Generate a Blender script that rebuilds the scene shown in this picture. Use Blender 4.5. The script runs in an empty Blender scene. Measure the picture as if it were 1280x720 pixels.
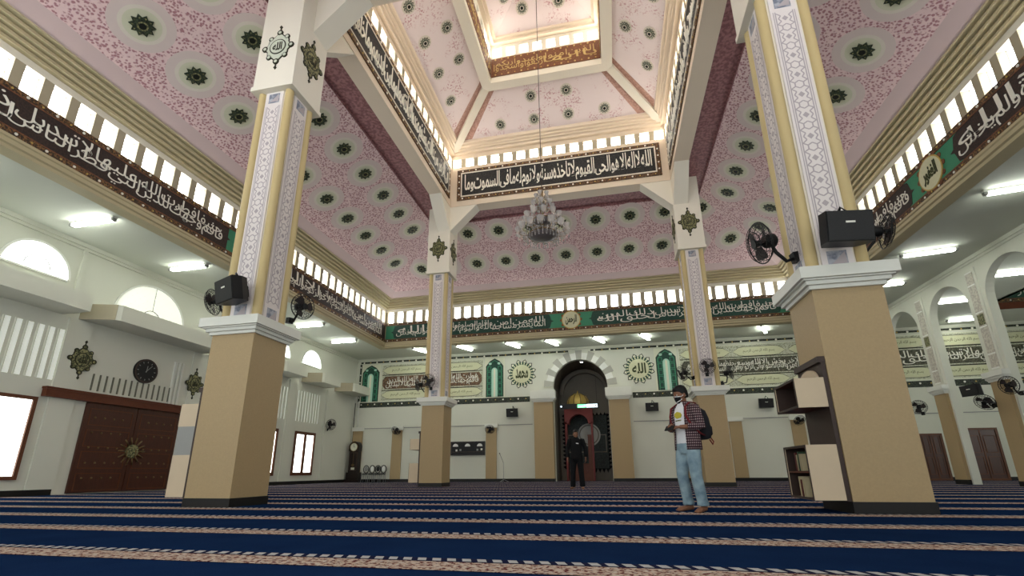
import bpy, math, random, unicodedata
from mathutils import Vector, Matrix, Euler
from math import sin, cos, pi, radians, sqrt, atan2
random.seed(7)
SC = bpy.context.scene
COL = SC.collection

# ------------------------------------------------------------------ camera
RX, RY, RZ = (0.97755602, 0.21056346, -0.00687498), (0.06468815, -0.26894295, 0.96098134), (-0.20049857, 0.93985782, 0.27652776)
cam_data = bpy.data.cameras.new('camera'); cam = bpy.data.objects.new('camera', cam_data); COL.objects.link(cam)
M = Matrix(((RX[0], RY[0], -RZ[0], 1.6294), (RX[1], RY[1], -RZ[1], -12.1803), (RX[2], RY[2], -RZ[2], 0.53), (0, 0, 0, 1)))
cam.matrix_world = M
cam_data.sensor_fit = 'HORIZONTAL'; cam_data.sensor_width = 36.0
cam_data.lens = 585.8454 / 1280 * 36.0
cam_data.shift_x = 2.518 / 1280; cam_data.shift_y = 60.255 / 1280
cam_data.clip_start = 0.05; cam_data.clip_end = 200
SC.camera = cam

# ------------------------------------------------------------------ light and exposure
SC.view_settings.view_transform = 'Standard'; SC.view_settings.look = 'None'
SC.view_settings.gamma = 1.0; SC.view_settings.use_curve_mapping = False
SC.view_settings.exposure = 0.04
E_RING, E_BEAM, E_TOP, E_SIDE, E_FRONT, E_TUBE = 10.5, 11.5, 11.5, 4.0, 3.2, 24.0
world = bpy.data.worlds.new('daylight'); SC.world = world; world.use_nodes = True
world.node_tree.nodes['Background'].inputs[0].default_value = (0.85, 0.95, 1.0, 1)
world.node_tree.nodes['Background'].inputs[1].default_value = 1.0

# ------------------------------------------------------------------ materials
def srgb(r, g, b):
    f = lambda c: (c/255/12.92) if c/255 <= .04045 else ((c/255+.055)/1.055)**2.4
    return (f(r), f(g), f(b), 1.0)
class NT:
    def __init__(s, name):
        s.m = bpy.data.materials.new(name); s.m.use_nodes = True; s.t = s.m.node_tree
        s.b = s.t.nodes['Principled BSDF']
    def n(s, typ, **kw):
        nd = s.t.nodes.new(typ)
        for k, v in kw.items():
            if k.startswith('i_'):
                key = k[2:]; key = int(key) if key.isdigit() else key
                s.put(nd, key, v)
            else: setattr(nd, k, v)
        return nd
    def put(s, nd, key, v):
        if isinstance(v, bpy.types.NodeSocket): s.t.links.new(v, nd.inputs[key])
        else: nd.inputs[key].default_value = v
    def math(s, op, a, b=0.0, c=0.0):
        nd = s.n('ShaderNodeMath', operation=op); s.put(nd, 0, a); s.put(nd, 1, b); s.put(nd, 2, c); return nd.outputs[0]
    def mix(s, f, a, b):
        nd = s.n('ShaderNodeMix', data_type='RGBA'); s.put(nd, 'Factor', f)
        s.put(nd, 6, a); s.put(nd, 7, b); return nd.outputs[2]
    def obj(s): return s.n('ShaderNodeTexCoord').outputs['Object']
    def xyz(s):
        nd = s.n('ShaderNodeSeparateXYZ'); s.put(nd, 0, s.obj()); return nd.outputs
    def noise(s, scale, detail=2.0, vec=None, out='Fac'):
        nd = s.n('ShaderNodeTexNoise'); nd.inputs['Scale'].default_value = scale; nd.inputs['Detail'].default_value = detail
        s.put(nd, 'Vector', vec if vec is not None else s.obj()); return nd.outputs[out]
    def voro(s, scale, out='Distance', vec=None, feature='F1'):
        nd = s.n('ShaderNodeTexVoronoi', feature=feature); nd.inputs['Scale'].default_value = scale
        s.put(nd, 'Vector', vec if vec is not None else s.obj()); return nd.outputs[out]
    def step(s, v, lo, hi):
        nd = s.n('ShaderNodeMapRange'); s.put(nd, 0, v); nd.inputs[1].default_value = lo; nd.inputs[2].default_value = hi
        return nd.outputs[0]
    def scaled(s, k):
        nd = s.n('ShaderNodeVectorMath', operation='MULTIPLY'); s.put(nd, 0, s.obj()); nd.inputs[1].default_value = k; return nd.outputs[0]
    def col(s, c): s.put(s.b, 'Base Color', c)
    def bump(s, h, strength=.2, dist=.01):
        nd = s.n('ShaderNodeBump'); nd.inputs['Strength'].default_value = strength; nd.inputs['Distance'].default_value = dist
        s.put(nd, 'Height', h); s.put(s.b, 'Normal', nd.outputs[0])
def plain(name, rgb, rough=.6, metal=0.0, vary=.06, scale=6.0, spec=.3):
    t = NT(name); c = srgb(*rgb)
    f = t.noise(scale, 3.0)
    d = tuple(x*(1-vary) for x in c[:3])+(1,); e = tuple(min(1, x*(1+vary)) for x in c[:3])+(1,)
    t.col(t.mix(f, d, e)); t.b.inputs['Roughness'].default_value = rough; t.b.inputs['Metallic'].default_value = metal
    t.b.inputs['Specular IOR Level'].default_value = spec
    return t.m
def glow(name, rgb, strength):
    t = NT(name); t.col((.8, .8, .8, 1)); t.put(t.b, 'Emission Color', srgb(*rgb)); t.b.inputs['Emission Strength'].default_value = strength
    return t.m
def carve(name, a, b, scale, lo, hi, rough=.6, detail=3.0):
    """two-colour mottled surface"""
    t = NT(name); f = t.step(t.noise(scale, detail), lo, hi); t.col(t.mix(f, srgb(*a), srgb(*b))); t.b.inputs['Roughness'].default_value = rough
    return t.m

MT = {}
MT['wall'] = plain('wall_paint', (214, 214, 200), .75, vary=.03, scale=.8)
MT['soffit'] = plain('soffit_paint', (205, 208, 196), .7, vary=.03, scale=.7)
MT['cream'] = plain('cream_paint', (228, 222, 206), .6, vary=.03, scale=1.2)
MT['cornice'] = plain('cornice_paint', (190, 178, 144), .55, vary=.015, scale=1.5)
MT['pier'] = plain('shaded_paint', (172, 162, 138), .6, vary=.04)  # shade of the window piers and ledge ends put into the colour
MT['beamcream'] = plain('beam_paint', (224, 208, 186), .6, vary=.03, scale=1.2)
MT['olive'] = plain('column_paint', (196, 176, 128), .5, vary=.05, scale=2)
MT['stone'] = plain('beige_stone', (172, 149, 111), .5, vary=.10, scale=40)
MT['stonelight'] = plain('light_beige_board', (205, 186, 158), .6, vary=.05, scale=5)
MT['cap'] = plain('white_capital', (222, 222, 212), .5, vary=.03)
MT['dark'] = plain('black_skirting', (22, 20, 18), .4)
MT['black'] = plain('black_plastic', (18, 18, 19), .45)
MT['darkwood'] = plain('dark_wood_board', (62, 48, 42), .5, vary=.15, scale=12)
MT['brownwood'] = plain('brown_wood', (92, 46, 26), .45, vary=.22, scale=9)
MT['white'] = plain('white_paint', (235, 235, 228), .5)
MT['grey'] = plain('grey_paint', (150, 150, 146), .6)
MT['steel'] = plain('steel', (160, 160, 160), .35, metal=.8)
MT['gold'] = plain('gold_paint', (196, 168, 92), .4, metal=.25)
MT['brass'] = plain('brass', (120, 100, 70), .35, metal=.8)
MT['ink'] = plain('white_letter', (238, 235, 222), .6, vary=.02)
MT['inkgold'] = plain('gold_letter', (206, 180, 120), .5)
MT['inkdark'] = plain('dark_letter', (60, 66, 36), .6)
MT['green'] = plain('green_tile', (64, 140, 106), .5, vary=.08)
MT['greendark'] = carve('dark_green_tile', (14, 56, 44), (22, 74, 58), 30, .4, .6)
MT['mint'] = plain('mint_panel', (176, 216, 196), .55)
MT['lime'] = plain('pale_yellow_green', (214, 213, 178), .55, vary=.08, scale=14)
MT['tilecream'] = plain('cream_tile', (226, 226, 204), .5)
MT['brownboard'] = carve('dark_brown_board', (34, 24, 20), (58, 40, 34), 26, .4, .62)
MT['brownred'] = carve('brown_red_board', (104, 62, 38), (128, 82, 52), 30, .4, .6)
MT['kufic'] = carve('black_mottled_board', (14, 15, 16), (66, 66, 63), 26, .5, .72)
MT['border'] = carve('border_filigree', (46, 32, 22), (136, 98, 56), 34, .45, .62)
MT['bordergreen'] = carve('dark_border', (24, 26, 22), (82, 92, 70), 34, .48, .66)
MT['filigree'] = carve('scroll_panel', (204, 204, 182), (148, 148, 122), 22, .46, .62)
MT['scriptbrown'] = carve('brown_script_panel', (84, 58, 40), (128, 96, 66), 18, .45, .6)
MT['scriptgrey'] = carve('grey_script_panel', (56, 56, 42), (104, 100, 80), 18, .45, .6)
MT['halo_a'] = plain('halo_mauve', (212, 196, 190), .7, vary=.03)
MT['halo_b'] = plain('halo_pale', (216, 208, 194), .7, vary=.03)
MT['halo_c'] = plain('halo_green', (204, 204, 178), .7, vary=.03)
MT['star'] = carve('dark_green_star', (22, 34, 24), (62, 74, 52), 30, .42, .62)
MT['stargrey'] = carve('grey_green_star', (72, 82, 70), (116, 122, 104), 30, .42, .62)
MT['starcore'] = plain('star_core', (16, 20, 14), .5)
MT['inlay'] = plain('white_inlay', (226, 218, 214), .4, vary=.04, scale=8)
MT['inlayline'] = plain('grey_inlay_line', (178, 168, 170), .5)
MT['inlayblue'] = carve('blue_grey_tile', (116, 122, 136), (172, 174, 182), 12, .4, .6)
MT['frame'] = plain('window_wood', (96, 56, 34), .45, vary=.15, scale=12)
MT['ornament'] = carve('green_gold_relief', (60, 66, 40), (150, 146, 100), 22, .42, .6)
MT['ornamentline'] = plain('dark_relief_line', (44, 44, 28), .5)
MT['ornamentpale'] = plain('pale_green_relief', (202, 208, 190), .5)
MT['stucco'] = carve('pierced_tile', (204, 198, 184), (176, 168, 156), 16, .42, .6)
MT['voussoir'] = plain('grey_voussoir', (176, 174, 164), .6)
MT['red'] = plain('dark_red_paint', (122, 52, 48), .5)
MT['skin'] = plain('skin', (128, 88, 66), .55, vary=.05)
MT['hair'] = plain('black_hair', (14, 13, 13), .6)
MT['tee'] = plain('white_cotton', (222, 222, 224), .85)
MT['maskblack'] = plain('black_mask_cloth', (22, 20, 22), .8)
MT['yellow'] = plain('yellow_print', (190, 176, 60), .8)
MT['cloth_black'] = plain('black_cloth', (14, 14, 16), .9)
MT['bag'] = plain('dark_bag_cloth', (30, 30, 36), .8)
MT['bagred'] = plain('red_strap', (112, 34, 38), .8)
MT['w_ring'] = glow('daylit_glass_ring', (246, 250, 255), E_RING)
MT['w_ring_front'] = glow('daylit_glass_ring_front', (246, 250, 255), E_RING*.95)
MT['w_beam'] = glow('daylit_glass_beam', (255, 248, 240), E_BEAM)
MT['w_top'] = glow('daylit_glass_top', (255, 248, 240), E_TOP)
MT['w_side'] = glow('daylit_glass_side', (250, 255, 248), E_SIDE)
MT['fill_front'] = glow('front_fill_pane', (240, 246, 248), E_FRONT)  # glow of the added fill panes behind the camera
MT['fill_front_dim'] = glow('front_fill_pane_dim', (240, 246, 248), E_FRONT*.72)
MT['tube'] = glow('lit_tube', (248, 254, 244), E_TUBE)
MT['ledgreen'] = glow('lit_led_green', (40, 230, 130), 1.6)
MT['ledwhite'] = glow('lit_led_white', (220, 240, 255), 1.6)

def mk_pink():
    t = NT('pink_leaf_ceiling'); v = t.voro(15.0); n = t.noise(22.0, 3.0)
    f = t.step(t.math('ADD', v, t.math('MULTIPLY', n, .9)), .74, .98)
    f2 = t.step(t.noise(5.0, 2.0), .35, .7)
    base = t.mix(f2, srgb(222, 194, 193), srgb(228, 202, 199))
    t.col(t.mix(f, srgb(168, 118, 124), base)); t.b.inputs['Roughness'].default_value = .7
    return t.m
MT['pink'] = mk_pink()
MT['margin'] = plain('mauve_margin', (204, 182, 180), .7, vary=.03, scale=3)
def mk_pale():
    t = NT('pale_pink_ceiling'); n = t.noise(16.0, 3.0); c = t.noise(1.6, 2.0)
    f = t.math('MULTIPLY', t.step(n, .54, .60), t.step(c, .5, .62))
    t.col(t.mix(f, srgb(232, 218, 216), srgb(196, 150, 154))); t.b.inputs['Roughness'].default_value = .65
    return t.m
MT['palepink'] = mk_pale()
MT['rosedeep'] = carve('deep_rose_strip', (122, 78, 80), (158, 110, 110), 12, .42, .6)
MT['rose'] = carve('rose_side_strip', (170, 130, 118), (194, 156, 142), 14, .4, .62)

def mk_carpet():
    t = NT('blue_row_carpet'); x, y, z = t.xyz()
    u = t.math('FRACT', t.math('DIVIDE', t.math('ADD', y, 9.47+12.5), 1.25))
    d = t.math('MULTIPLY', u, 1.25)                              # metres from the near edge of each row line
    inb = lambda lo, hi: t.math('MULTIPLY', t.math('GREATER_THAN', d, lo), t.math('LESS_THAN', d, hi))
    pile = t.noise(90.0, 3.0); big = t.noise(2.2, 3.0)
    blue = t.mix(t.math('ADD', t.math('MULTIPLY', pile, .5), t.math('MULTIPLY', big, .5)), srgb(15, 28, 54), srgb(28, 50, 86))
    leaf = t.step(t.noise(26.0, 3.0), .46, .54); leaf2 = t.step(t.noise(38.0, 2.0), .5, .56)
    band = t.mix(leaf2, t.mix(leaf, srgb(98, 52, 50), srgb(192, 178, 164)), srgb(186, 160, 142))
    dash = t.math('LESS_THAN', t.math('FRACT', t.math('DIVIDE', t.math('ADD', x, t.math('MULTIPLY', d, .35)), .098)), .58)
    tick = t.mix(dash, srgb(34, 36, 58), srgb(178, 176, 174))
    c = t.mix(inb(.0, .022), blue, srgb(16, 18, 34))
    c = t.mix(inb(.022, .27), c, band)
    c = t.mix(inb(.27, .30), c, srgb(34, 34, 54))
    c = t.mix(inb(.30, .385), c, tick)
    t.col(c); t.b.inputs['Roughness'].default_value = .95; t.b.inputs['Specular IOR Level'].default_value = .0
    t.bump(pile, .35, .01)
    return t.m
MT['carpet'] = mk_carpet()
def mk_door():
    t = NT('dark_door_wood'); n = t.noise(7.0, 4.0, vec=t.scaled((6, 6, .8)))
    t.col(t.mix(n, srgb(46, 19, 10), srgb(84, 40, 20))); t.b.inputs['Roughness'].default_value = .4
    return t.m
MT['door'] = mk_door()
def mk_plaid():
    t = NT('plaid_cotton'); x, y, z = t.xyz()
    fx = t.math('LESS_THAN', t.math('FRACT', t.math('DIVIDE', t.math('ADD', x, y), .034)), .6)
    fz = t.math('LESS_THAN', t.math('FRACT', t.math('DIVIDE', z, .034)), .6)
    s = t.math('ADD', fx, fz)
    c = t.mix(t.math('GREATER_THAN', s, .5), srgb(170, 160, 160), srgb(84, 46, 52)); c = t.mix(t.math('GREATER_THAN', s, 1.5), c, srgb(34, 26, 34))
    t.col(c); t.b.inputs['Roughness'].default_value = .9
    return t.m
MT['plaid'] = mk_plaid()
def mk_denim():
    t = NT('washed_denim'); n = t.noise(7.0, 4.0)
    t.col(t.mix(t.step(n, .3, .7), srgb(88, 114, 130), srgb(152, 174, 182))); t.b.inputs['Roughness'].default_value = .9
    return t.m
MT['denim'] = mk_denim()
def mk_glass():
    t = NT('crystal_glass'); t.col((.62, .60, .58, 1)); t.b.inputs['Roughness'].default_value = .12
    t.b.inputs['Transmission Weight'].default_value = .6; t.b.inputs['IOR'].default_value = 1.3
    return t.m
MT['crystal'] = mk_glass()
def mk_lattice():
    """daylit frosted pane crossed by a thin lattice"""
    t = NT('daylit_lattice_glass'); x, y, z = t.xyz()
    a = t.math('FRACT', t.math('DIVIDE', t.math('ADD', y, z), .26)); b = t.math('FRACT', t.math('DIVIDE', t.math('SUBTRACT', y, z), .26))
    ln = t.math('MAXIMUM', t.math('LESS_THAN', a, .13), t.math('LESS_THAN', b, .13))
    t.col((.7, .7, .66, 1)); t.put(t.b, 'Emission Color', srgb(250, 252, 236))
    t.put(t.b, 'Emission Strength', t.math('SUBTRACT', E_SIDE*.17, t.math('MULTIPLY', ln, E_SIDE*.10)))
    return t.m
MT['lattice'] = mk_lattice()

# ------------------------------------------------------------------ mesh helpers
class MB:
    def __init__(s): s.v = []; s.f = []; s.mi = []; s.ms = []; s.sm = []; s.T = Matrix.Identity(4)
    def mat(s, m):
        m = MT[m] if isinstance(m, str) else m
        if m not in s.ms: s.ms.append(m)
        return s.ms.index(m)
    def add(s, vs, fs, m, smooth=False):
        o = len(s.v); k = s.mat(m)
        s.v += [tuple(s.T @ Vector(p)) for p in vs]
        for f in fs: s.f.append([i+o for i in f]); s.mi.append(k); s.sm.append(smooth)
        return s
    def box(s, x0, x1, y0, y1, z0, z1, m):
        v = [(x, y, z) for z in (z0, z1) for y in (y0, y1) for x in (x0, x1)]
        return s.add(v, [(0, 2, 3, 1), (4, 5, 7, 6), (0, 1, 5, 4), (2, 6, 7, 3), (0, 4, 6, 2), (1, 3, 7, 5)], m)
    def frame_box(s, x0, x1, z0, z1, w, y0, y1, m):
        s.box(x0, x1, y0, y1, z0, z0+w, m); s.box(x0, x1, y0, y1, z1-w, z1, m)
        s.box(x0, x0+w, y0, y1, z0+w, z1-w, m); s.box(x1-w, x1, y0, y1, z0+w, z1-w, m); return s
    def poly(s, pts, m): return s.add(pts, [tuple(range(len(pts)))], m)
    def prism(s, pts, y0, y1, m, axis='y'):
        """2-D outline (a,b) pushed along an axis between y0 and y1"""
        P = {'y': lambda a, b, c: (a, c, b), 'x': lambda a, b, c: (c, a, b), 'z': lambda a, b, c: (a, b, c)}[axis]
        n = len(pts); v = [P(a, b, y0) for a, b in pts]+[P(a, b, y1) for a, b in pts]
        f = [tuple(range(n)), tuple(range(2*n-1, n-1, -1))]+[(i, (i+1) % n, n+(i+1) % n, n+i) for i in range(n)]
        return s.add(v, f, m)
    def tube(s, path, r, n, m, caps=True, smooth=True, sq=1.0):
        P = [Vector(p) for p in path]; k = len(P); R = r if isinstance(r, (list, tuple)) else [r]*k
        vs = []; ref = None
        for i in range(k):
            t = (P[min(i+1, k-1)]-P[max(i-1, 0)]).normalized()
            if ref is None: ref = Vector((0, 0, 1)) if abs(t.z) < .9 else Vector((1, 0, 0))
            a = t.cross(ref).normalized(); b = a.cross(t).normalized(); ref = b
            for j in range(n):
                q = 2*pi*j/n; vs.append(P[i]+a*cos(q)*R[i]+b*sin(q)*R[i]*sq)
        f = [(i*n+j, i*n+(j+1) % n, (i+1)*n+(j+1) % n, (i+1)*n+j) for i in range(k-1) for j in range(n)]
        if caps: f += [tuple(range(n-1, -1, -1)), tuple(range((k-1)*n, k*n))]
        return s.add(vs, f, m, smooth)
    def lathe(s, prof, n, m, c=(0, 0, 0), smooth=True, a0=0.0, a1=2*pi):
        full = abs(a1-a0-2*pi) < 1e-6; k = n if full else n+1; vs = []
        for r, z in prof:
            for j in range(k):
                q = a0+(a1-a0)*j/n; vs.append((c[0]+r*cos(q), c[1]+r*sin(q), c[2]+z))
        f = []
        for i in range(len(prof)-1):
            for j in range(n): f.append((i*k+j, i*k+(j+1) % k, (i+1)*k+(j+1) % k, (i+1)*k+j))
        if full:
            if prof[0][0] > 1e-4: f.append(tuple(range(n-1, -1, -1)))
            if prof[-1][0] > 1e-4: f.append(tuple(range((len(prof)-1)*n, len(prof)*n)))
        return s.add(vs, f, m, smooth)
    def ball(s, c, r, m, n=10, k=6):
        rr = r if isinstance(r, (list, tuple)) else (r, r, r); vs = []
        for i in range(k+1):
            a = -pi/2+pi*i/k
            for j in range(n): q = 2*pi*j/n; vs.append((c[0]+rr[0]*cos(a)*cos(q), c[1]+rr[1]*cos(a)*sin(q), c[2]+rr[2]*sin(a)))
        return s.add(vs, [(i*n+j, i*n+(j+1) % n, (i+1)*n+(j+1) % n, (i+1)*n+j) for i in range(k) for j in range(n)], m, True)
    def ring(s, r0, r1, y, m, n=36, c=(0, 0), sx=1.0):
        """flat ring in the XZ plane facing -Y"""
        if r0 <= 0: return s.poly([(c[0]+sx*r1*cos(2*pi*j/n), y, c[1]+r1*sin(2*pi*j/n)) for j in range(n)], m)
        vs = [(c[0]+sx*r*cos(2*pi*j/n), y, c[1]+r*sin(2*pi*j/n)) for r in (r0, r1) for j in range(n)]
        return s.add(vs, [(j, (j+1) % n, n+(j+1) % n, n+j) for j in range(n)], m)
    def disc(s, r, y0, y1, m, n=28, c=(0, 0), sx=1.0):
        return s.prism([(c[0]+sx*r*cos(2*pi*j/n), c[1]+r*sin(2*pi*j/n)) for j in range(n)], y0, y1, m)
    def build(s, name, parent=None, kind=None, label=None):
        me = bpy.data.meshes.new(name); me.from_pydata(s.v, [], s.f)
        for m in s.ms: me.materials.append(m)
        me.polygons.foreach_set('material_index', s.mi); me.polygons.foreach_set('use_smooth', s.sm); me.update()
        import bmesh
        bm = bmesh.new(); bm.from_mesh(me); bmesh.ops.recalc_face_normals(bm, faces=bm.faces); bm.to_mesh(me); bm.free()
        o = bpy.data.objects.new(name, me); COL.objects.link(o)
        if parent: o.parent = parent
        if kind: o['kind'] = kind
        if label: o['label'] = label
        return o
def root(name, label, cat, loc=(0, 0, 0), rz=0.0, group=None, rot=None):
    o = bpy.data.objects.new(name, None); COL.objects.link(o); o.location = loc
    o.rotation_euler = rot if rot else (0, 0, rz); o.empty_display_size = .1
    o['label'] = label; o['category'] = cat; o['kind'] = 'thing'
    if group: o['group'] = group
    return o
def tag(o, label, cat, group=None):
    o['label'] = label; o['category'] = cat; o['kind'] = 'thing'
    if group: o['group'] = group
    return o
def struct(mb, name): return mb.build(name, kind='structure')
def dup(r, loc, rz=None, label=None, group=None):
    c = r.copy(); COL.objects.link(c); c.location = loc
    if rz is not None: c.rotation_euler = (0, 0, rz)
    if label: c['label'] = label
    if group: c['group'] = group
    def kids(a, b):
        for ch in list(a.children):
            d = ch.copy(); COL.objects.link(d); d.parent = b; kids(ch, d)
    kids(r, c); return c

# ------------------------------------------------------------------ Arabic lettering
FORMS = {}
for cp in list(range(0xFE70, 0xFEFD)):
    dd = unicodedata.decomposition(chr(cp)).split()
    if len(dd) >= 2 and dd[0] in ('<initial>', '<medial>', '<final>', '<isolated>'):
        FORMS.setdefault(tuple(int(a, 16) for a in dd[1:]), {})[dd[0][1:-1]] = cp
def shape(txt):
    out = []; s = [ord(c) for c in txt]; i = 0; prev_joins = False
    while i < len(s):
        key = (s[i],); step = 1
        if i+1 < len(s) and (s[i], s[i+1]) in FORMS and s[i] == 0x644: key = (s[i], s[i+1]); step = 2
        fm = FORMS.get(key)
        if not fm: out.append(chr(s[i])); prev_joins = False; i += step; continue
        nxt = s[i+step] if i+step < len(s) else None
        nf = FORMS.get((nxt,)) if nxt else None
        can_next = ('initial' in fm) and nf is not None and ('final' in nf)
        k = ('medial' if can_next else 'final') if prev_joins else ('initial' if can_next else 'isolated')
        out.append(chr(fm.get(k, fm.get('isolated', s[i])))); prev_joins = can_next; i += step
    return ''.join(reversed(out))
def text_mesh(txt, m, depth=.012, shaped=True, bold=.012):
    cu = bpy.data.curves.new('lettering', 'FONT'); cu.body = shape(txt) if shaped else txt
    cu.resolution_u = 2 if len(cu.body) < 40 else 1; cu.extrude = depth; cu.offset = bold
    o = bpy.data.objects.new('lettering', cu); COL.objects.link(o); bpy.context.view_layer.update()
    dg = bpy.context.evaluated_depsgraph_get(); me = bpy.data.meshes.new_from_object(o.evaluated_get(dg))
    bpy.data.objects.remove(o); bpy.data.curves.remove(cu)
    me.materials.clear(); me.materials.append(MT[m]); return me
def tight(txt): return ''.join(reversed([shape(w) for w in txt.split()]))
def letters(txt, m, parent, x0, x1, z0, z1, y, name='lettering', depth=.012, shaped=True, bold=.012, squash=1.0):
    """lettering fitted to a rectangle of the XZ plane, facing -Y, standing proud of y"""
    me = text_mesh(txt, m, 1.0, shaped, bold)
    for v in me.vertices:
        if v.co.y < 0: v.co.y *= squash
    xs = [v.co.x for v in me.vertices]; ys = [v.co.y for v in me.vertices]
    ax, bx, ay, by = min(xs), max(xs), min(ys), max(ys)
    for v in me.vertices:
        u = (v.co.x-ax)/(bx-ax); w = (v.co.y-ay)/(by-ay)
        v.co = (x0+u*(x1-x0), y-(depth if v.co.z > 0 else 0.0), z0+w*(z1-z0))
    me.update(); o = bpy.data.objects.new(name, me); COL.objects.link(o); o.parent = parent; return o
# ================================================================== STRUCTURE
SIDES = {'back': 0.0, 'left': pi/2, 'right': -pi/2, 'front': pi}
def sideT(side): return Matrix.Rotation(SIDES[side], 4, 'Z')
WN = [0]; TN = [0]
def wname(): WN[0] += 1; return 'window_%d' % WN[0]
def tname(): TN[0] += 1; return 'trim_%d' % TN[0]
R1, RB, RT = 9.91, 4.43, 2.12
XW0, XW1, YB, YF, XR = -13.06, 13.1, 12.77, -13.0, 24.0
ZS = 6.98
def roof1(r): return 9.45+(9.3-r)*.475
def roof2(r): return 14.0+(4.3-r)*.63
def roof3(r): return 16.95+(1.9-r)*.63

m = MB(); m.box(XW0-.3, XR, YF-.3, 16.6, -.3, 0.0, 'carpet'); struct(m, 'floor')

# aisle soffits around the raised square
m = MB(); m.box(XW0, -10.2, YF, YB, ZS, ZS+.2, 'soffit'); struct(m, 'ceiling_left')
m = MB(); m.box(10.2, 17.2, YF, YB, ZS, ZS+.2, 'soffit'); struct(m, 'ceiling_right')
m = MB(); m.box(-10.2, 10.2, 10.2, YB, ZS, ZS+.2, 'soffit'); m.box(17.2, XR, 10.2, YB, ZS, ZS+.2, 'soffit'); struct(m, 'ceiling_back')
m = MB(); m.box(-10.2, 10.2, YF, -10.2, ZS, ZS+.2, 'soffit'); struct(m, 'ceiling_front')

def openings(m, n, pitch, w, y0, y1, z0, z1, half, mt):
    """wall pieces left between n window openings"""
    xs = [-half]+[v for i in range(n) for v in ((i-(n-1)/2)*pitch-w/2, (i-(n-1)/2)*pitch+w/2)]+[half]
    for a, b in zip(xs[0::2], xs[1::2]): m.box(a, b, y0, y1, z0, z1, mt)
def panes(side, n, pitch, w, y, z0, z1, mt, keep):
    for i in range(n):
        c = (i-(n-1)/2)*pitch; p = sideT(side) @ Vector((c, y, z0))
        if not keep(p): continue
        q = MB(); q.T = Matrix.Translation(p) @ sideT(side)
        q.box(-w/2-.01, w/2+.01, 0, .03, -.01, z1-z0+.01, mt)
        for s in (-1, 1): q.box(s*w/2-.012, s*w/2+.012, -.02, 0, 0, z1-z0, 'white')
        q.box(-w/2, w/2, -.02, 0, z1-z0-.015, z1-z0, 'white')
        struct(q, wname())
def strip(m, prof, mt):
    """moulding profile (r,z) swept round one side with mitred ends"""
    for (r0, z0), (r1, z1) in zip(prof, prof[1:]):
        m.add([(-r0, r0, z0), (r0, r0, z0), (r1, r1, z1), (-r1, r1, z1)], [(0, 1, 2, 3)], mt)
inview = {'left': lambda p: p.y > -7.6, 'right': lambda p: p.y > -4.5, 'back': lambda p: True}
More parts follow.
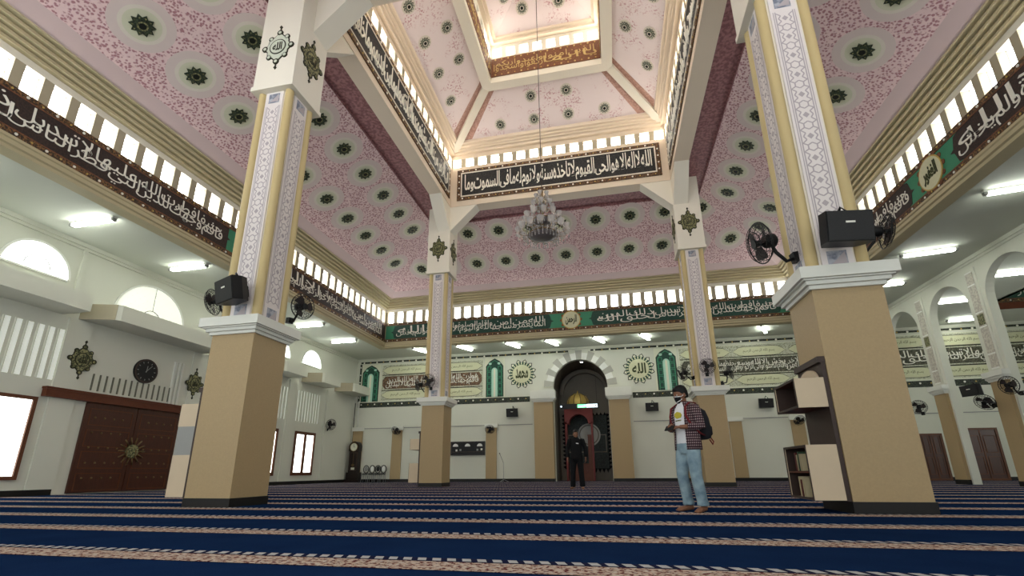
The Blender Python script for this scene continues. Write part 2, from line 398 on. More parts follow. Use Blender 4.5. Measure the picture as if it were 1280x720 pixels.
for side in SIDES:
    T = sideT(side)
    # outer ring: drop beam, clerestory wall, cornice, sloped roof
    m = MB(); m.T = T
    m.box(-10.25, 10.25, R1, R1+.34, 6.96, 8.19, 'cornice')
    strip(m, [(R1+.34, 6.84), (R1-.02, 6.84), (R1-.02, 6.92), (R1-.07, 6.94), (R1-.07, 7.03), (R1-.10, 7.05), (R1-.10, 7.11), (R1, 7.13)], 'cornice')
    struct(m, tname())
    m = MB(); m.T = T
    if side == 'front': m.box(-10.2, 10.2, R1, R1+.26, 8.19, 8.24, 'cream'); m.box(-10.2, 10.2, R1, R1+.26, 8.80, 9.5, 'cream')
    else:
        openings(m, 37, .535, .345, R1, R1+.26, 8.19, 8.80, 10.2, 'pier'); m.box(-10.2, 10.2, R1, R1+.26, 8.80, 9.5, 'cream')  # piers coloured darker than the cream wall to paint in their shade
    struct(m, 'wall_clerestory_'+side)
    if side == 'front':
        q = MB(); q.T = T; q.box(-10, 10, R1+.2, R1+.24, 8.24, 8.80, 'w_ring_front'); struct(q, 'window_front_clerestory')
    else: panes(side, 37, .535, .345, R1+.20, 8.19, 8.80, 'w_ring', inview[side])
    m = MB(); m.T = T
    pf = [(R1+.02, 8.97)]
    for k, rr in enumerate((9.78, 9.685, 9.59, 9.495)): z = 8.97+.098*k; pf += [(rr, z), (rr, z+.062), (rr+.035, z+.066), (rr+.035, z+.098)]
    strip(m, pf+[(9.40, 9.362), (9.40, roof1(9.40))], 'cornice')
    struct(m, tname())
    m = MB(); m.T = T
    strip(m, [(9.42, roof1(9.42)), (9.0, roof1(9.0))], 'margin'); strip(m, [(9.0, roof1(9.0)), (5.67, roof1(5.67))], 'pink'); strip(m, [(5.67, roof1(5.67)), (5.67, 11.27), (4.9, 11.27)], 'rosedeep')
    struct(m, 'roof_slope_'+side)
    # lantern beam between the pillars
    m = MB(); m.T = T; m.box(-RB-.1, RB+.1, RB, 4.96, 11.25, 13.14, 'beamcream')
    m.box(-RB-.1, RB+.1, RB+.0, RB+.3, 13.54, 14.2, 'beamcream')
    if side != 'front': openings(m, 16, .56, .37, RB, RB+.3, 13.14, 13.54, RB+.1, 'pier')  # same painted-in shade on the lantern piers
    struct(m, tname())
    if side == 'front':
        q = MB(); q.T = T; q.box(-4.4, 4.4, RB+.2, RB+.24, 13.14, 13.54, 'w_beam'); struct(q, 'window_front_lantern')
    else: panes(side, 16, .56, .37, RB+.12, 13.14, 13.54, 'w_beam', lambda p: p.y > -2.6)
    m = MB(); m.T = T
    strip(m, [(RB+.02, 13.74), (4.29, 13.74), (4.29, 13.84), (4.22, 13.86), (4.22, 13.93), (4.13, 13.95), (4.13, 14.02), (4.04, 14.04), (4.04, roof2(4.04))], 'beamcream')
    struct(m, tname())
    m = MB(); m.T = T
    strip(m, [(4.06, roof2(4.06)), (2.40, roof2(2.40))], 'palepink')
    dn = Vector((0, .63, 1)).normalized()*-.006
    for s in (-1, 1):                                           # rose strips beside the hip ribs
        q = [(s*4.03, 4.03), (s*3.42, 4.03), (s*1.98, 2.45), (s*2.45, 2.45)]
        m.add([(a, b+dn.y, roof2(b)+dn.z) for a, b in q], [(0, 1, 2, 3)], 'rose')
    struct(m, 'roof_lantern_'+side)
    # top frame, top clerestory, top pyramid
    m = MB(); m.T = T
    m.add([(-2.5, 2.5, 15.0), (2.5, 2.5, 15.0), (RT, RT, 15.0), (-RT, RT, 15.0), (-2.5, 2.5, 15.3), (2.5, 2.5, 15.3), (RT, RT, 15.3), (-RT, RT, 15.3)],
          [(0, 1, 2, 3), (4, 5, 6, 7), (0, 1, 5, 4), (3, 2, 6, 7)], 'cream')
    m.box(-2.4, 2.4, RT, RT+.2, 15.25, 16.22, 'cream'); m.box(-2.4, 2.4, RT, RT+.2, 16.62, 17.1, 'cream')
    if side != 'front': openings(m, 8, .53, .345, RT, RT+.2, 16.22, 16.62, RT+.1, 'cream')
    strip(m, [(RT+.01, 16.76), (1.96, 16.76), (1.96, 16.86), (1.86, 16.88), (1.86, roof3(1.86))], 'beamcream')
    struct(m, tname())
    if side == 'front':
        q = MB(); q.T = T; q.box(-2.1, 2.1, RT+.14, RT+.18, 16.22, 16.62, 'w_top'); struct(q, 'window_front_top')
    else: panes(side, 8, .53, .345, RT+.1, 16.22, 16.62, 'w_top', lambda p: p.y > .8)
    m = MB(); m.T = T; strip(m, [(1.88, roof3(1.88)), (.3, roof3(.3)), (0, roof3(.3))], 'palepink'); struct(m, 'roof_top_'+side)
# hip ribs of the lantern roof
for a in (45, 135, 225, 315):
    m = MB(); m.T = Matrix.Rotation(radians(a), 4, 'Z'); s2 = sqrt(2)
    p0, p1 = Vector((4.36*s2, 0, 13.74)), Vector((2.4*s2, 0, 15.0)); w = .15
    m.add([(p0.x, -w, p0.z), (p0.x, w, p0.z), (p1.x, w, p1.z), (p1.x, -w, p1.z), (p0.x, -w, p0.z+.34), (p0.x, w, p0.z+.34), (p1.x, w, p1.z+.34), (p1.x, -w, p1.z+.34)],
          [(0, 1, 2, 3), (4, 5, 6, 7), (0, 1, 5, 4), (1, 2, 6, 5), (2, 3, 7, 6), (3, 0, 4, 7)], 'cream')
    struct(m, tname())

# ---- outer walls
def arch_panel(m, x0, x1, z0, z1, cx, r, zc, y0, y1, mt, zb=None, seg=20, reveal=None):
    """wall panel x0..x1 / z0..z1 from y0 to y1, pierced by an arch of radius r sprung at zc over an opening down to zb"""
    zb = z0 if zb is None else zb
    m.box(x0, cx-r, y0, y1, z0, z1, mt); m.box(cx+r, x1, y0, y1, z0, z1, mt)
    if zb > z0: m.box(cx-r, cx+r, y0, y1, z0, zb, mt)
    for i in range(seg):
        a, b = pi-pi*i/seg, pi-pi*(i+1)/seg
        xa, xb, za, zb2 = cx+r*cos(a), cx+r*cos(b), zc+r*sin(a), zc+r*sin(b)
        v = [(xa, y0, za), (xb, y0, zb2), (xb, y0, z1), (xa, y0, z1), (xa, y1, za), (xb, y1, zb2), (xb, y1, z1), (xa, y1, z1)]
        m.add(v, [(0, 1, 2, 3), (4, 5, 6, 7), (0, 1, 5, 4), (2, 3, 7, 6)], mt)
m = MB(); m.box(XW0-.3, XW0, YF, YB+.3, 0, ZS+.2, 'wall')
struct(m, 'wall_left')
for y in (-2.6, 2.3):
    m = MB(); m.box(XW0, XW0+.06, y-.05, y+.05, 5.25, ZS, 'wall'); struct(m, tname())
for y in (-4.85, -2.25, 1.9, 4.6, 7.25, 10.3):
    m = MB(); m.box(XW0, XW0+.05, y-.32, y+.32, .15, 4.75, 'wall'); struct(m, tname())
m = MB(); m.box(XW0, XW0+.10, YF, YB, ZS-.12, ZS, 'wall'); m.box(XW0, XW0+.05, YF, YB, ZS-.2, ZS-.12, 'wall'); struct(m, tname())
m = MB(); m.box(XW0, XW0+.03, YF, -1.95, 0, .15, 'dark'); m.box(XW0, XW0+.03, 1.6, YB, 0, .15, 'dark'); struct(m, 'baseboard_left')
m = MB(); m.box(XW0-.3, -1.33, YB, YB+.3, 0, ZS+.2, 'wall'); m.box(1.53, XR, YB, YB+.3, 0, ZS+.2, 'wall')
arch_panel(m, -1.331, 1.531, 0, ZS+.2, .1, 1.425, 4.88, YB, YB+.3, 'wall', seg=28)
struct(m, 'wall_back')
m = MB(); m.box(XW0, -1.5, YB-.03, YB, 0, .15, 'dark'); m.box(1.7, 15.0, YB-.03, YB, 0, .15, 'dark'); m.box(16.0, 16.7, YB-.03, YB, 0, .15, 'dark'); m.box(18.1, XR, YB-.03, YB, 0, .15, 'dark')
struct(m, 'baseboard_back')
m = MB(); m.box(XW0, XR, YB-.09, YB, ZS-.09, ZS, 'wall'); struct(m, tname())
m = MB(); m.box(XW0-.3, XR, YF-.3, YF, 0, ZS+.2, 'wall'); struct(m, 'wall_front')
m = MB(); m.box(XR, XR+.3, YF, YB, 0, 9.6, 'wall'); struct(m, 'wall_far_right')
for x0, x1, z0, z1, gl in ((-12, -6.4, .3, 5.8, 'fill_front'), (-3.5, 3.5, .1, 5.6, 'fill_front_dim'), (6.4, 11, .3, 5.6, 'fill_front_dim')):  # unseen glowing panes added behind the camera to light the hall
    q = MB(); q.box(x0, x1, YF, YF+.03, z0, z1, gl); q.frame_box(x0-.08, x1+.08, z0-.08, z1+.08, .08, YF, YF+.08, 'frame'); struct(q, wname())
# side room behind the arcade: raised ceiling over its middle
m = MB(); m.box(17.2, XR, YF, 10.2, 9.2, 9.4, 'soffit'); m.box(17.0, 17.2, YF, 10.2, ZS, 9.3, 'soffit'); struct(m, 'ceiling_far_right')
m = MB(); m.box(17.0, XR, R1, R1+.3, 6.96, 9.3, 'soffit'); m.box(17.2, XR, R1-.06, R1, 6.78, 7.06, 'brownwood'); struct(m, tname())
q = MB(); q.box(XR-.05, XR, -6, 8, 2.0, 4.2, 'w_side'); struct(q, wname())

# arcade on the right
m = MB(); m.T = Matrix.Translation((XW1, 0, 0)) @ Matrix.Rotation(-pi/2, 4, 'Z')     # local x = -Y, local y = +X
PY = 2.69; ARC = [5.78+PY*k for k in (2, 1, 0, -1, -2, -3)]
for yc in ARC: arch_panel(m, -yc-PY/2, -yc+PY/2, 0, ZS+.1, -yc, .97, 5.54, 0, .24, 'wall')
m.box(-YB, -(ARC[0]+PY/2), 0, .24, 0, ZS+.1, 'wall'); m.box(-(ARC[-1]-PY/2), -YF, 0, .24, 0, ZS+.1, 'wall')
m.box(-YB, -YF, -.06, 0, ZS-.12, ZS, 'wall'); m.box(-YB, -YF, -.03, 0, ZS-.2, ZS-.12, 'wall')
struct(m, 'wall_right')
PIERS = [yc+PY/2 for yc in ARC]+[ARC[-1]-PY/2]
for yp in PIERS:
    m = MB(); m.T = Matrix.Translation((XW1, yp, 0)) @ Matrix.Rotation(-pi/2, 4, 'Z')
    m.box(-.30, .30, -.10, 0, .15, 3.02, 'stone'); m.box(-.31, .31, -.11, 0, 0, .15, 'dark')
    for i, z in enumerate((3.02, 3.09, 3.16)): m.box(-.33-.04*i, .33+.04*i, -.13-.04*i, 0, z, z+.07 if i < 2 else 3.32, 'cap')
    m.box(-.24, .24, -.035, 0, 3.32, 6.62, 'wall'); m.box(-.15, .15, -.05, -.035, 3.42, 6.5, 'stucco')
    for z in (3.42, 3.86, 4.72, 5.18, 6.08, 6.5): m.box(-.15, .15, -.056, -.05, z-.02, z+.02, 'white')
    m.box(-.13, .13, -.056, -.05, 4.78, 5.12, 'ornament')
    struct(m, tname())

# ---- ledges and windows of the left wall
for a, b in ((-6.6, -2.75), (-2.02, 1.95), (2.55, 4.1), (5.3, 6.85), (8.1, 9.65), (10.95, 12.77)):
    m = MB(); pl = [(XW0, a-.3), (-12.15, a), (-12.08, a+.1), (-12.08, b), (XW0, b)]
    m.prism(pl, 4.79, 5.25, 'wall', 'z'); m.prism([(XW0, a-.31), (-12.15, a-.01), (-12.15, a), (XW0, a-.3)], 4.79, 5.25, 'pier', 'z'); struct(m, tname())  # thin second prism paints the beige lighting onto the near end face
LT = Matrix.Translation((XW0, 0, 0)) @ Matrix.Rotation(pi/2, 4, 'Z')                 # local x = world Y, facing -y
def left_window(yc, w, z0, z1, cas):
    m = MB(); m.T = LT
    m.frame_box(yc-w/2, yc+w/2, z0, z1, .09, -.07, 0, 'frame'); m.box(yc-w/2+.09, yc+w/2-.09, -.02, -.005, z0+.09, z1-.09, 'w_side')
    if cas:
        m.box(yc-.05, yc+.05, -.07, 0, z0+.09, z1-.09, 'frame')
        for s in (-1, 1): m.frame_box(yc+s*(w/4-.005)-w/4+.05, yc+s*(w/4-.005)+w/4-.05, z0+.09, z1-.09, .05, -.05, -.02, 'frame')
    struct(m, wname())
left_window(-3.62, 1.6, .4, 2.48, False)
for y in (3.35, 5.75, 8.52): left_window(y, 1.55, .4, 2.43, True)
def lunette(yc, r, zc, mt, bars):
    m = MB(); m.T = LT; n = 24
    m.prism([(yc+r*cos(pi*i/n), zc+r*sin(pi*i/n)) for i in range(n+1)], -.02, -.005, mt)
    for i in range(n):
        a, b = pi*i/n, pi*(i+1)/n
        v = [(yc+q*cos(t), y, zc+q*sin(t)) for t in (a, b) for q in (r-.01, r+.05) for y in (-.05, 0)]
        m.add(v, [(0, 2, 6, 4), (1, 3, 7, 5), (0, 1, 5, 4), (2, 3, 7, 6)], 'white')
    m.box(yc-r, yc+r, -.05, 0, zc-.05, zc, 'white')
    for i in range(bars):
        a = pi*(i+1)/(bars+1); m.tube([(yc+.28*cos(a), -.03, zc+.28*sin(a)+.1), (yc+r*cos(a), -.03, zc+r*sin(a))], .008, 5, 'grey')
    m.tube([(yc+.3*cos(pi*i/12), -.03, zc+.1+.3*sin(pi*i/12)) for i in range(13)], .014, 5, 'grey')
    struct(m, wname())
lunette(-3.63, .77, 5.75, 'w_side', 0); lunette(-.28, 1.2, 5.3, 'lattice', 1)
for y in (3.4, 5.93, 8.4): lunette(y, .77, 5.72, 'w_side', 3)
def slits(ys, z0, z1, w, mt):
    m = MB(); m.T = LT
    for y in ys: m.box(y-w/2, y+w/2, -.012, 0, z0, z1, mt); m.box(y-w/2-.02, y-w/2, -.05, 0, z0, z1, 'wall')
    struct(m, wname())
MT['slit'] = glow('dim_daylit_slit', (236, 246, 226), .34)
slits([-4.4+.25*i for i in range(7)]+[-2.66], 2.98, 4.38, .145, 'slit')
for c in (3.4, 5.95, 8.5): slits([c-.85+.213*i for i in range(9)], 2.9, 4.36, .10, 'slit')
MT['slitgrey'] = plain('grey_slot', (110, 110, 96), .7)
m = MB(); m.T = LT
for i in range(14): m.box(-1.60+.19*i, -1.60+.19*i+.035, -.03, 0, 2.86, 3.34, 'slitgrey')
struct(m, wname())
# ================================================================== PILLARS
PC = 4.902
def ornament(parent, T, h, w, txt, name='calligraphy_plaque', pale=False):
    """lobed relief medallion in the XZ plane, centre at the local origin of T"""
    m = MB(); m.T = T; body = 'ornamentpale' if pale else 'ornament'
    a, b = w/2, h/2
    lob = []
    for i in range(48):
        q = 2*pi*i/48; k = .74+.10*abs(cos(4*q)); k2 = 1.0
        lob.append((a*.92*k*cos(q)*k2, b*.62*k*sin(q)*(1.12 if abs(sin(q)) > .9 else 1.0)))
    m.prism([(x*1.10, z*1.10) for x, z in lob], -.012, 0, 'ornamentline'); m.prism(lob, -.022, -.012, body)
    for sx, sz in ((1, 0), (-1, 0), (0, 1), (0, -1)):
        c = (sx*a*.86, sz*b*.66)
        m.disc(.19*a, -.024, 0, 'ornamentline', 12, c); m.disc(.10*a, -.028, -.024, body, 10, c)
    for s in (-1, 1):
        c = (0, s*b*.93); m.prism([(c[0]+.10*a*x, c[1]+.10*a*z*1.3) for x, z in ((0, -1), (1, 0), (0, 1), (-1, 0))], -.02, 0, 'ornamentline')
        m.box(-.015, .015, -.012, 0, min(s*b*.66, s*b*.9), max(s*b*.66, s*b*.9), 'ornamentline')
        for t in (-1, 1): m.disc(.17*a, -.022, 0, 'ornamentline', 12, (t*a*.52, s*b*.42)); m.disc(.10*a, -.026, -.022, body, 10, (t*a*.52, s*b*.42))
    m.disc(.54*a, -.028, -.02, 'ornamentline', 24, sx=1.0); m.disc(.47*a, -.034, -.026, body, 24)
    o = m.build(name, parent)
    me = text_mesh(txt, 'ornamentline', 1.0, True, .02)
    xs = [v.co.x for v in me.vertices]; ys = [v.co.y for v in me.vertices]
    for v in me.vertices:
        u = (v.co.x-min(xs))/(max(xs)-min(xs))-.5; q = (v.co.y-min(ys))/(max(ys)-min(ys))-.5
        v.co = T @ Vector((u*.62*a, -.042 if v.co.z > 0 else -.03, q*.56*a))
    me.update(); t = bpy.data.objects.new('lettering', me); COL.objects.link(t); t.parent = o
    return o
def faceT(k, d, z):
    """frame of pillar face k (0 front -Y, 1 right +X, 2 back, 3 left) at distance d from the axis"""
    return Matrix.Rotation(k*pi/2, 4, 'Z') @ Matrix.Translation((0, -d, z))
PLAQ = {(-1, -1): {0: '\u0627\u0644\u0644\u0647', 1: '\u0627\u0644\u0645\u0644\u0643'}, (-1, 1): {0: '\u0627\u0644\u0631\u062d\u064a\u0645', 1: '\u0627\u0644\u0633\u0644\u0627\u0645'},
        (1, -1): {0: '\u0627\u0644\u0642\u062f\u0648\u0633', 3: '\u0627\u0644\u0639\u0632\u064a\u0632'}, (1, 1): {0: '\u0627\u0644\u062e\u0627\u0644\u0642', 3: '\u0627\u0644\u0628\u0627\u0631\u0626'}}
PL = {(-1, -1): 'large beige pillar near the dark double door, black loudspeaker at its front', (1, -1): 'large beige pillar in front of the arcade, open book case on its side',
      (-1, 1): 'slim far pillar between the grandfather clock and the prayer niche', (1, 1): 'far pillar behind the man with the backpack'}
def pillar(sx, sy):
    p = root('pillar', PL[(sx, sy)], 'pillar', (sx*PC, sy*PC, 0), group='four pillars under the lantern')
    m = MB(); m.box(-.45, .45, -.45, .45, 0, .138, 'dark'); m.build('skirting', p)
    m = MB(); m.box(-.4355, .4355, -.4355, .4355, .138, 2.94, 'stone')
    m.build('lower_shaft', p)
    m = MB()
    for h, z0, z1 in ((.475, 2.92, 2.975), (.52, 2.975, 3.035), (.603, 3.05, 3.215), (.56, 3.03, 3.055)): m.box(-h, h, -h, h, z0, z1, 'cap')
    m.build('capital', p)
    m = MB(); m.box(-.335, .335, -.335, .335, 3.21, 8.30, 'cream'); m.build('upper_shaft', p)
    for a in (-1, 1):
        for b in (-1, 1):
            m = MB(); m.tube([(a*.318, b*.318, 3.21), (a*.318, b*.318, 8.30)], .083, 16, 'olive', caps=False); m.build('corner_column', p)
    for k in range(4):
        m = MB(); m.T = faceT(k, .335, 0); w = .205
        m.box(-w, w, -.03, 0, 3.21, 8.30, 'inlay')
        for z in (3.24, 7.98):
            m.box(-w*.62, w*.62, -.034, -.03, z+.04, z+.27, 'inlayblue'); m.add([(-w*.4, -.037, z+.07), (w*.55, -.037, z+.07), (w*.5, -.037, z+.25)], [(0, 1, 2)], 'inlayline')
        def seg(x0, z0, x1, z1, t=.010):
            d = Vector((x1-x0, 0, z1-z0)).normalized()*t; nx, nz = -d.z, d.x
            m.add([(x0-nx, -.033, z0-nz), (x0+nx, -.033, z0+nz), (x1+nx, -.033, z1+nz), (x1-nx, -.033, z1-nz)], [(0, 1, 2, 3)], 'inlayline')
        for s in (-1, 1): seg(s*.165, 3.58, s*.165, 7.94, .007); seg(s*.135, 3.58, s*.135, 7.94, .009)
        z = 3.62
        while z < 7.7:
            hx = [(0, .0), (.062, .04), (.062, .11), (0, .15), (-.062, .11), (-.062, .04)]
            for i in range(6): seg(hx[i][0], z+hx[i][1], hx[(i+1) % 6][0], z+hx[(i+1) % 6][1])
            dm = [(0, .215), (.05, .27), (0, .325), (-.05, .27)]
            m.add([(x, -.033, z+q) for x, q in dm], [(0, 1, 2, 3)], 'inlayline')
            for s in (-1, 1):
                for q in (.0, .15): pass
                seg(s*.062, z+.04, s*.125, z+.0); seg(s*.062, z+.11, s*.125, z+.15)
                seg(s*.125, z+.15, s*.062, z+.21); seg(s*.062, z+.21, s*.10, z+.27); seg(s*.10, z+.27, s*.062, z+.33); seg(s*.062, z+.33, s*.125, z+.385)
            z += .39
        m.build('inlay_panel', p)
    m = MB(); m.box(-.4745, .4745, -.4745, .4745, 8.36, 13.86, 'cream'); m.box(-.50, .50, -.50, .50, 8.295, 8.40, 'cream'); m.build('upper_block', p)
    for ax in (0, 1):                                            # 45 degree brackets under the two beams that meet here
        m = MB()
        if ax == 0: m.T = Matrix.Scale(-sx, 4, (1, 0, 0))
        else: m.T = Matrix.Rotation(pi/2 if sy < 0 else -pi/2, 4, 'Z') @ Matrix.Scale(1, 4, (0, 1, 0))
        o = -sy if ax == 0 else 0
        lo, hi = (-.40, .06)
        if ax == 0: a, b = sorted((-sy*.45, sy*.06))
        else: a, b = (-.45, .06) if (sx*sy > 0) else (-.06, .45)
        m.prism([(.47, 10.15), (1.60, 11.26), (.47, 11.26)], a, b, 'cream'); m.build('bracket', p)
    for k, t in PLAQ[(sx, sy)].items(): ornament(p, faceT(k, .4745, 9.38), 1.18, .74, t, pale=(k == 0 and sy < 0))
    return p
for sx in (-1, 1):
    for sy in (-1, 1): pillar(sx, sy)

# ================================================================== FRIEZES
def studs(m, x0, x1, z, n, y, mt='ink', r=.030):
    for i in range(n):
        x = x0+(x1-x0)*(i+.5)/n; big = i % 2 == 0
        m.disc(r if big else r*.7, y-.014, y, mt if big else 'gold', 8, (x, z))
def frieze(name, label, loc, rz, x0, x1, h, board, tb, grp=None):
    f = root(name, label, 'calligraphy', loc, rz, grp)
    m = MB(); m.box(x0, x1, -.03, .0, 0, h, board); m.build('board', f)
    m = MB()
    for z0, z1 in ((0, tb), (h-tb, h)): m.box(x0, x1, -.045, -.03, z0, z1, 'border')
    for z in (tb, h-tb): m.box(x0, x1, -.052, -.03, z-.012, z+.012, 'brownred')
    n = int((x1-x0)/.27)
    studs(m, x0, x1, tb/2, n, -.045); studs(m, x0, x1, h-tb/2, n, -.045); m.build('border', f)
    return f
def cartouche(f, x0, x1, z0, z1, mt, y=-.03, d=.012):
    zc = (z0+z1)/2; k = (z1-z0)*.5
    pts = [(x0, zc), (x0+.12, zc+.05), (x0+.2, z1-.06), (x0+.42, z1), (x1-.42, z1), (x1-.2, z1-.06), (x1-.12, zc+.05), (x1, zc), (x1-.12, zc-.05), (x1-.2, z0+.06), (x1-.42, z0), (x0+.42, z0), (x0+.2, z0+.06), (x0+.12, zc-.05)]
    m = MB(); m.prism(pts, y-d, y, mt); m.build('cartouche', f)
def roundel(f, x, z, r, txt, y=-.045):
    m = MB(); m.disc(r, y-.02, y, 'gold', 30, (x, z)); m.disc(r*.92, y-.026, y-.02, 'lime', 30, (x, z))
    for i in range(12): q = 2*pi*i/12; m.disc(.07, y-.012, y, 'brownred', 8, (x+(r+.02)*cos(q), z+(r+.02)*sin(q)))
    o = m.build('roundel', f); letters(txt, 'inkdark', o, x-r*.6, x+r*.6, z-r*.55, z+r*.55, y-.026, bold=.03)
A_ = {'rum': '\u0641\u0627\u0642\u0645 \u0648\u062c\u0647\u0643 \u0644\u0644\u062f\u064a\u0646 \u062d\u0646\u064a\u0641\u0627 \u0641\u0637\u0631\u062a \u0627\u0644\u0644\u0647 \u0627\u0644\u062a\u064a \u0641\u0637\u0631 \u0627\u0644\u0646\u0627\u0633 \u0639\u0644\u064a\u0647\u0627 \u0644\u0627 \u062a\u0628\u062f\u064a\u0644 \u0644\u062e\u0644\u0642 \u0627\u0644\u0644\u0647 \u0630\u0644\u0643 \u0627\u0644\u062f\u064a\u0646',
      'tawba': '\u0627\u0646\u0645\u0627 \u064a\u0639\u0645\u0631 \u0645\u0633\u0627\u062c\u062f \u0627\u0644\u0644\u0647 \u0645\u0646 \u0627\u0645\u0646 \u0628\u0627\u0644\u0644\u0647 \u0648\u0627\u0644\u064a\u0648\u0645 \u0627\u0644\u0627\u062e\u0631 \u0648\u0627\u0642\u0627\u0645 \u0627\u0644\u0635\u0644\u0648\u0629 \u0648\u0627\u062a\u0649 \u0627\u0644\u0632\u0643\u0648\u0629 \u0648\u0644\u0645 \u064a\u062e\u0634 \u0627\u0644\u0627 \u0627\u0644\u0644\u0647',
      'bism': '\u0628\u0633\u0645 \u0627\u0644\u0644\u0647 \u0627\u0644\u0631\u062d\u0645\u0646 \u0627\u0644\u0631\u062d\u064a\u0645',
      'kursi1': '\u0627\u0644\u0644\u0647 \u0644\u0627 \u0627\u0644\u0647 \u0627\u0644\u0627 \u0647\u0648 \u0627\u0644\u062d\u0649 \u0627\u0644\u0642\u064a\u0648\u0645 \u0644\u0627 \u062a\u0627\u062e\u0630\u0647 \u0633\u0646\u0629 \u0648\u0644\u0627 \u0646\u0648\u0645 \u0644\u0647 \u0645\u0627 \u0641\u0649 \u0627\u0644\u0633\u0645\u0648\u062a \u0648\u0645\u0627',
      'kursi2': '\u0641\u0649 \u0627\u0644\u0627\u0631\u0636 \u0645\u0646 \u0630\u0627 \u0627\u0644\u0630\u0649 \u064a\u0634\u0641\u0639 \u0639\u0646\u062f\u0647 \u0627\u0644\u0627 \u0628\u0627\u0630\u0646\u0647 \u064a\u0639\u0644\u0645 \u0645\u0627 \u0628\u064a\u0646 \u0627\u064a\u062f\u064a\u0647\u0645 \u0648\u0645\u0627 \u062e\u0644\u0641\u0647\u0645',
      'kursi3': '\u0648\u0633\u0639 \u0643\u0631\u0633\u064a\u0647 \u0627\u0644\u0633\u0645\u0648\u062a \u0648\u0627\u0644\u0627\u0631\u0636 \u0648\u0644\u0627 \u064a\u0648\u062f\u0647 \u062d\u0641\u0638\u0647\u0645\u0627 \u0648\u0647\u0648 \u0627\u0644\u0639\u0644\u0649 \u0627\u0644\u0639\u0638\u064a\u0645',
      'hajj': '\u064a\u0627 \u0627\u064a\u0647\u0627 \u0627\u0644\u0630\u064a\u0646 \u0627\u0645\u0646\u0648\u0627 \u0627\u0631\u0643\u0639\u0648\u0627 \u0648\u0627\u0633\u062c\u062f\u0648\u0627 \u0648\u0627\u0639\u0628\u062f\u0648\u0627 \u0631\u0628\u0643\u0645',
      'hajj2': '\u0648\u0627\u0641\u0639\u0644\u0648\u0627 \u0627\u0644\u062e\u064a\u0631 \u0644\u0639\u0644\u0643\u0645 \u062a\u0641\u0644\u062d\u0648\u0646',
      'rahman': '\u0627\u0644\u0631\u062d\u0645\u0646', 'ghafur': '\u0627\u0644\u063a\u0641\u0648\u0631', 'muhammad': '\u0645\u062d\u0645\u062f', 'allah': '\u0627\u0644\u0644\u0647'}
def tiers(f, txt, mt, x0, x1, z0, z1, y, bold=-.004):
    """long thuluth-like line written in two interleaved tiers"""
    w = txt.split(); n = max(2, int(round((x1-x0)/2.6))); per = -(-len(w)//n)
    chunks = [w[i:i+per] for i in range(0, len(w), per)]; n = len(chunks); L = (x1-x0)/n; h = z1-z0
    for i, c in enumerate(chunks):
        b = x1-i*L; a = b-L; k = max(1, (len(c)+1)//2)
        letters(tight(' '.join(c[:k])), mt, f, a-.04, b+.02, z0, z0+h*.74, y, bold=bold, shaped=False, squash=.75)
        if c[k:]: letters(tight(' '.join(c[k:])), mt, f, a+.04, b-.06, z0+h*.36, z1, y-.004, bold=bold, shaped=False, squash=.75)
H0, HT, TB = 7.13, 1.04, .14
f = frieze('calligraphy_frieze', 'long dark brown frieze of white script under the windows above the double door', (-R1, 0, H0), pi/2, -9.85, 9.85, HT, 'brownboard', TB)
m = MB(); m.box(-.95, .95, -.034, -.03, TB, HT-TB, 'green'); m.build('green_field', f)
cartouche(f, -9.8, -.85, TB, HT-TB, 'brownboard'); cartouche(f, .85, 9.8, TB, HT-TB, 'brownboard')
roundel(f, 0, HT/2, .44, A_['rahman'])
tiers(f, A_['rum'], 'ink', -9.3, -1.2, TB+.06, HT-TB-.05, -.042); tiers(f, A_['tawba'], 'ink', 1.25, 9.4, TB+.06, HT-TB-.05, -.042)
f = frieze('calligraphy_frieze', 'dark green frieze of pale script with a round gold seal above the niche wall', (0, R1, H0), 0, -9.85, 9.85, HT, 'greendark', TB)
for a, b in ((-9.84, -9.1), (-1.1, 1.1), (9.1, 9.84)):
    m = MB(); m.box(a, b, -.034, -.03, TB, HT-TB, 'green'); m.build('green_field', f)
cartouche(f, -9.55, -.85, TB, HT-TB, 'greendark'); cartouche(f, .85, 9.55, TB, HT-TB, 'greendark')
roundel(f, 0, HT/2, .46, A_['rahman'])
tiers(f, A_['tawba'], 'ink', -9.2, -1.3, TB+.08, HT-TB-.07, -.042); tiers(f, A_['rum'], 'ink', 1.3, 9.2, TB+.08, HT-TB-.07, -.042)
f = frieze('calligraphy_frieze', 'brown frieze of white script with green fields round a seal above the arcade', (R1, 0, H0), -pi/2, -9.85, 9.85, HT, 'brownboard', TB)
m = MB(); m.box(-1.35, 1.35, -.034, -.03, TB, HT-TB, 'green'); m.build('green_field', f)
cartouche(f, -9.8, -.72, TB, HT-TB, 'brownboard'); cartouche(f, .72, 9.8, TB, HT-TB, 'brownboard')
roundel(f, 0, HT/2, .44, A_['ghafur'])
tiers(f, A_['rum'], 'ink', -9.3, -1.0, TB+.06, HT-TB-.05, -.042); tiers(f, A_['tawba'], 'ink', 1.0, 9.4, TB+.06, HT-TB-.05, -.042)
# frieze in the side room beyond the arcade
f = frieze('calligraphy_frieze', 'green frieze of pale script seen through the arcade arches', (20.2, R1, 7.08), 0, -2.9, 3.6, 1.1, 'greendark', .13)
tiers(f, A_['bism']+' '+A_['hajj'], 'ink', -2.7, 3.4, .22, .92, -.04)
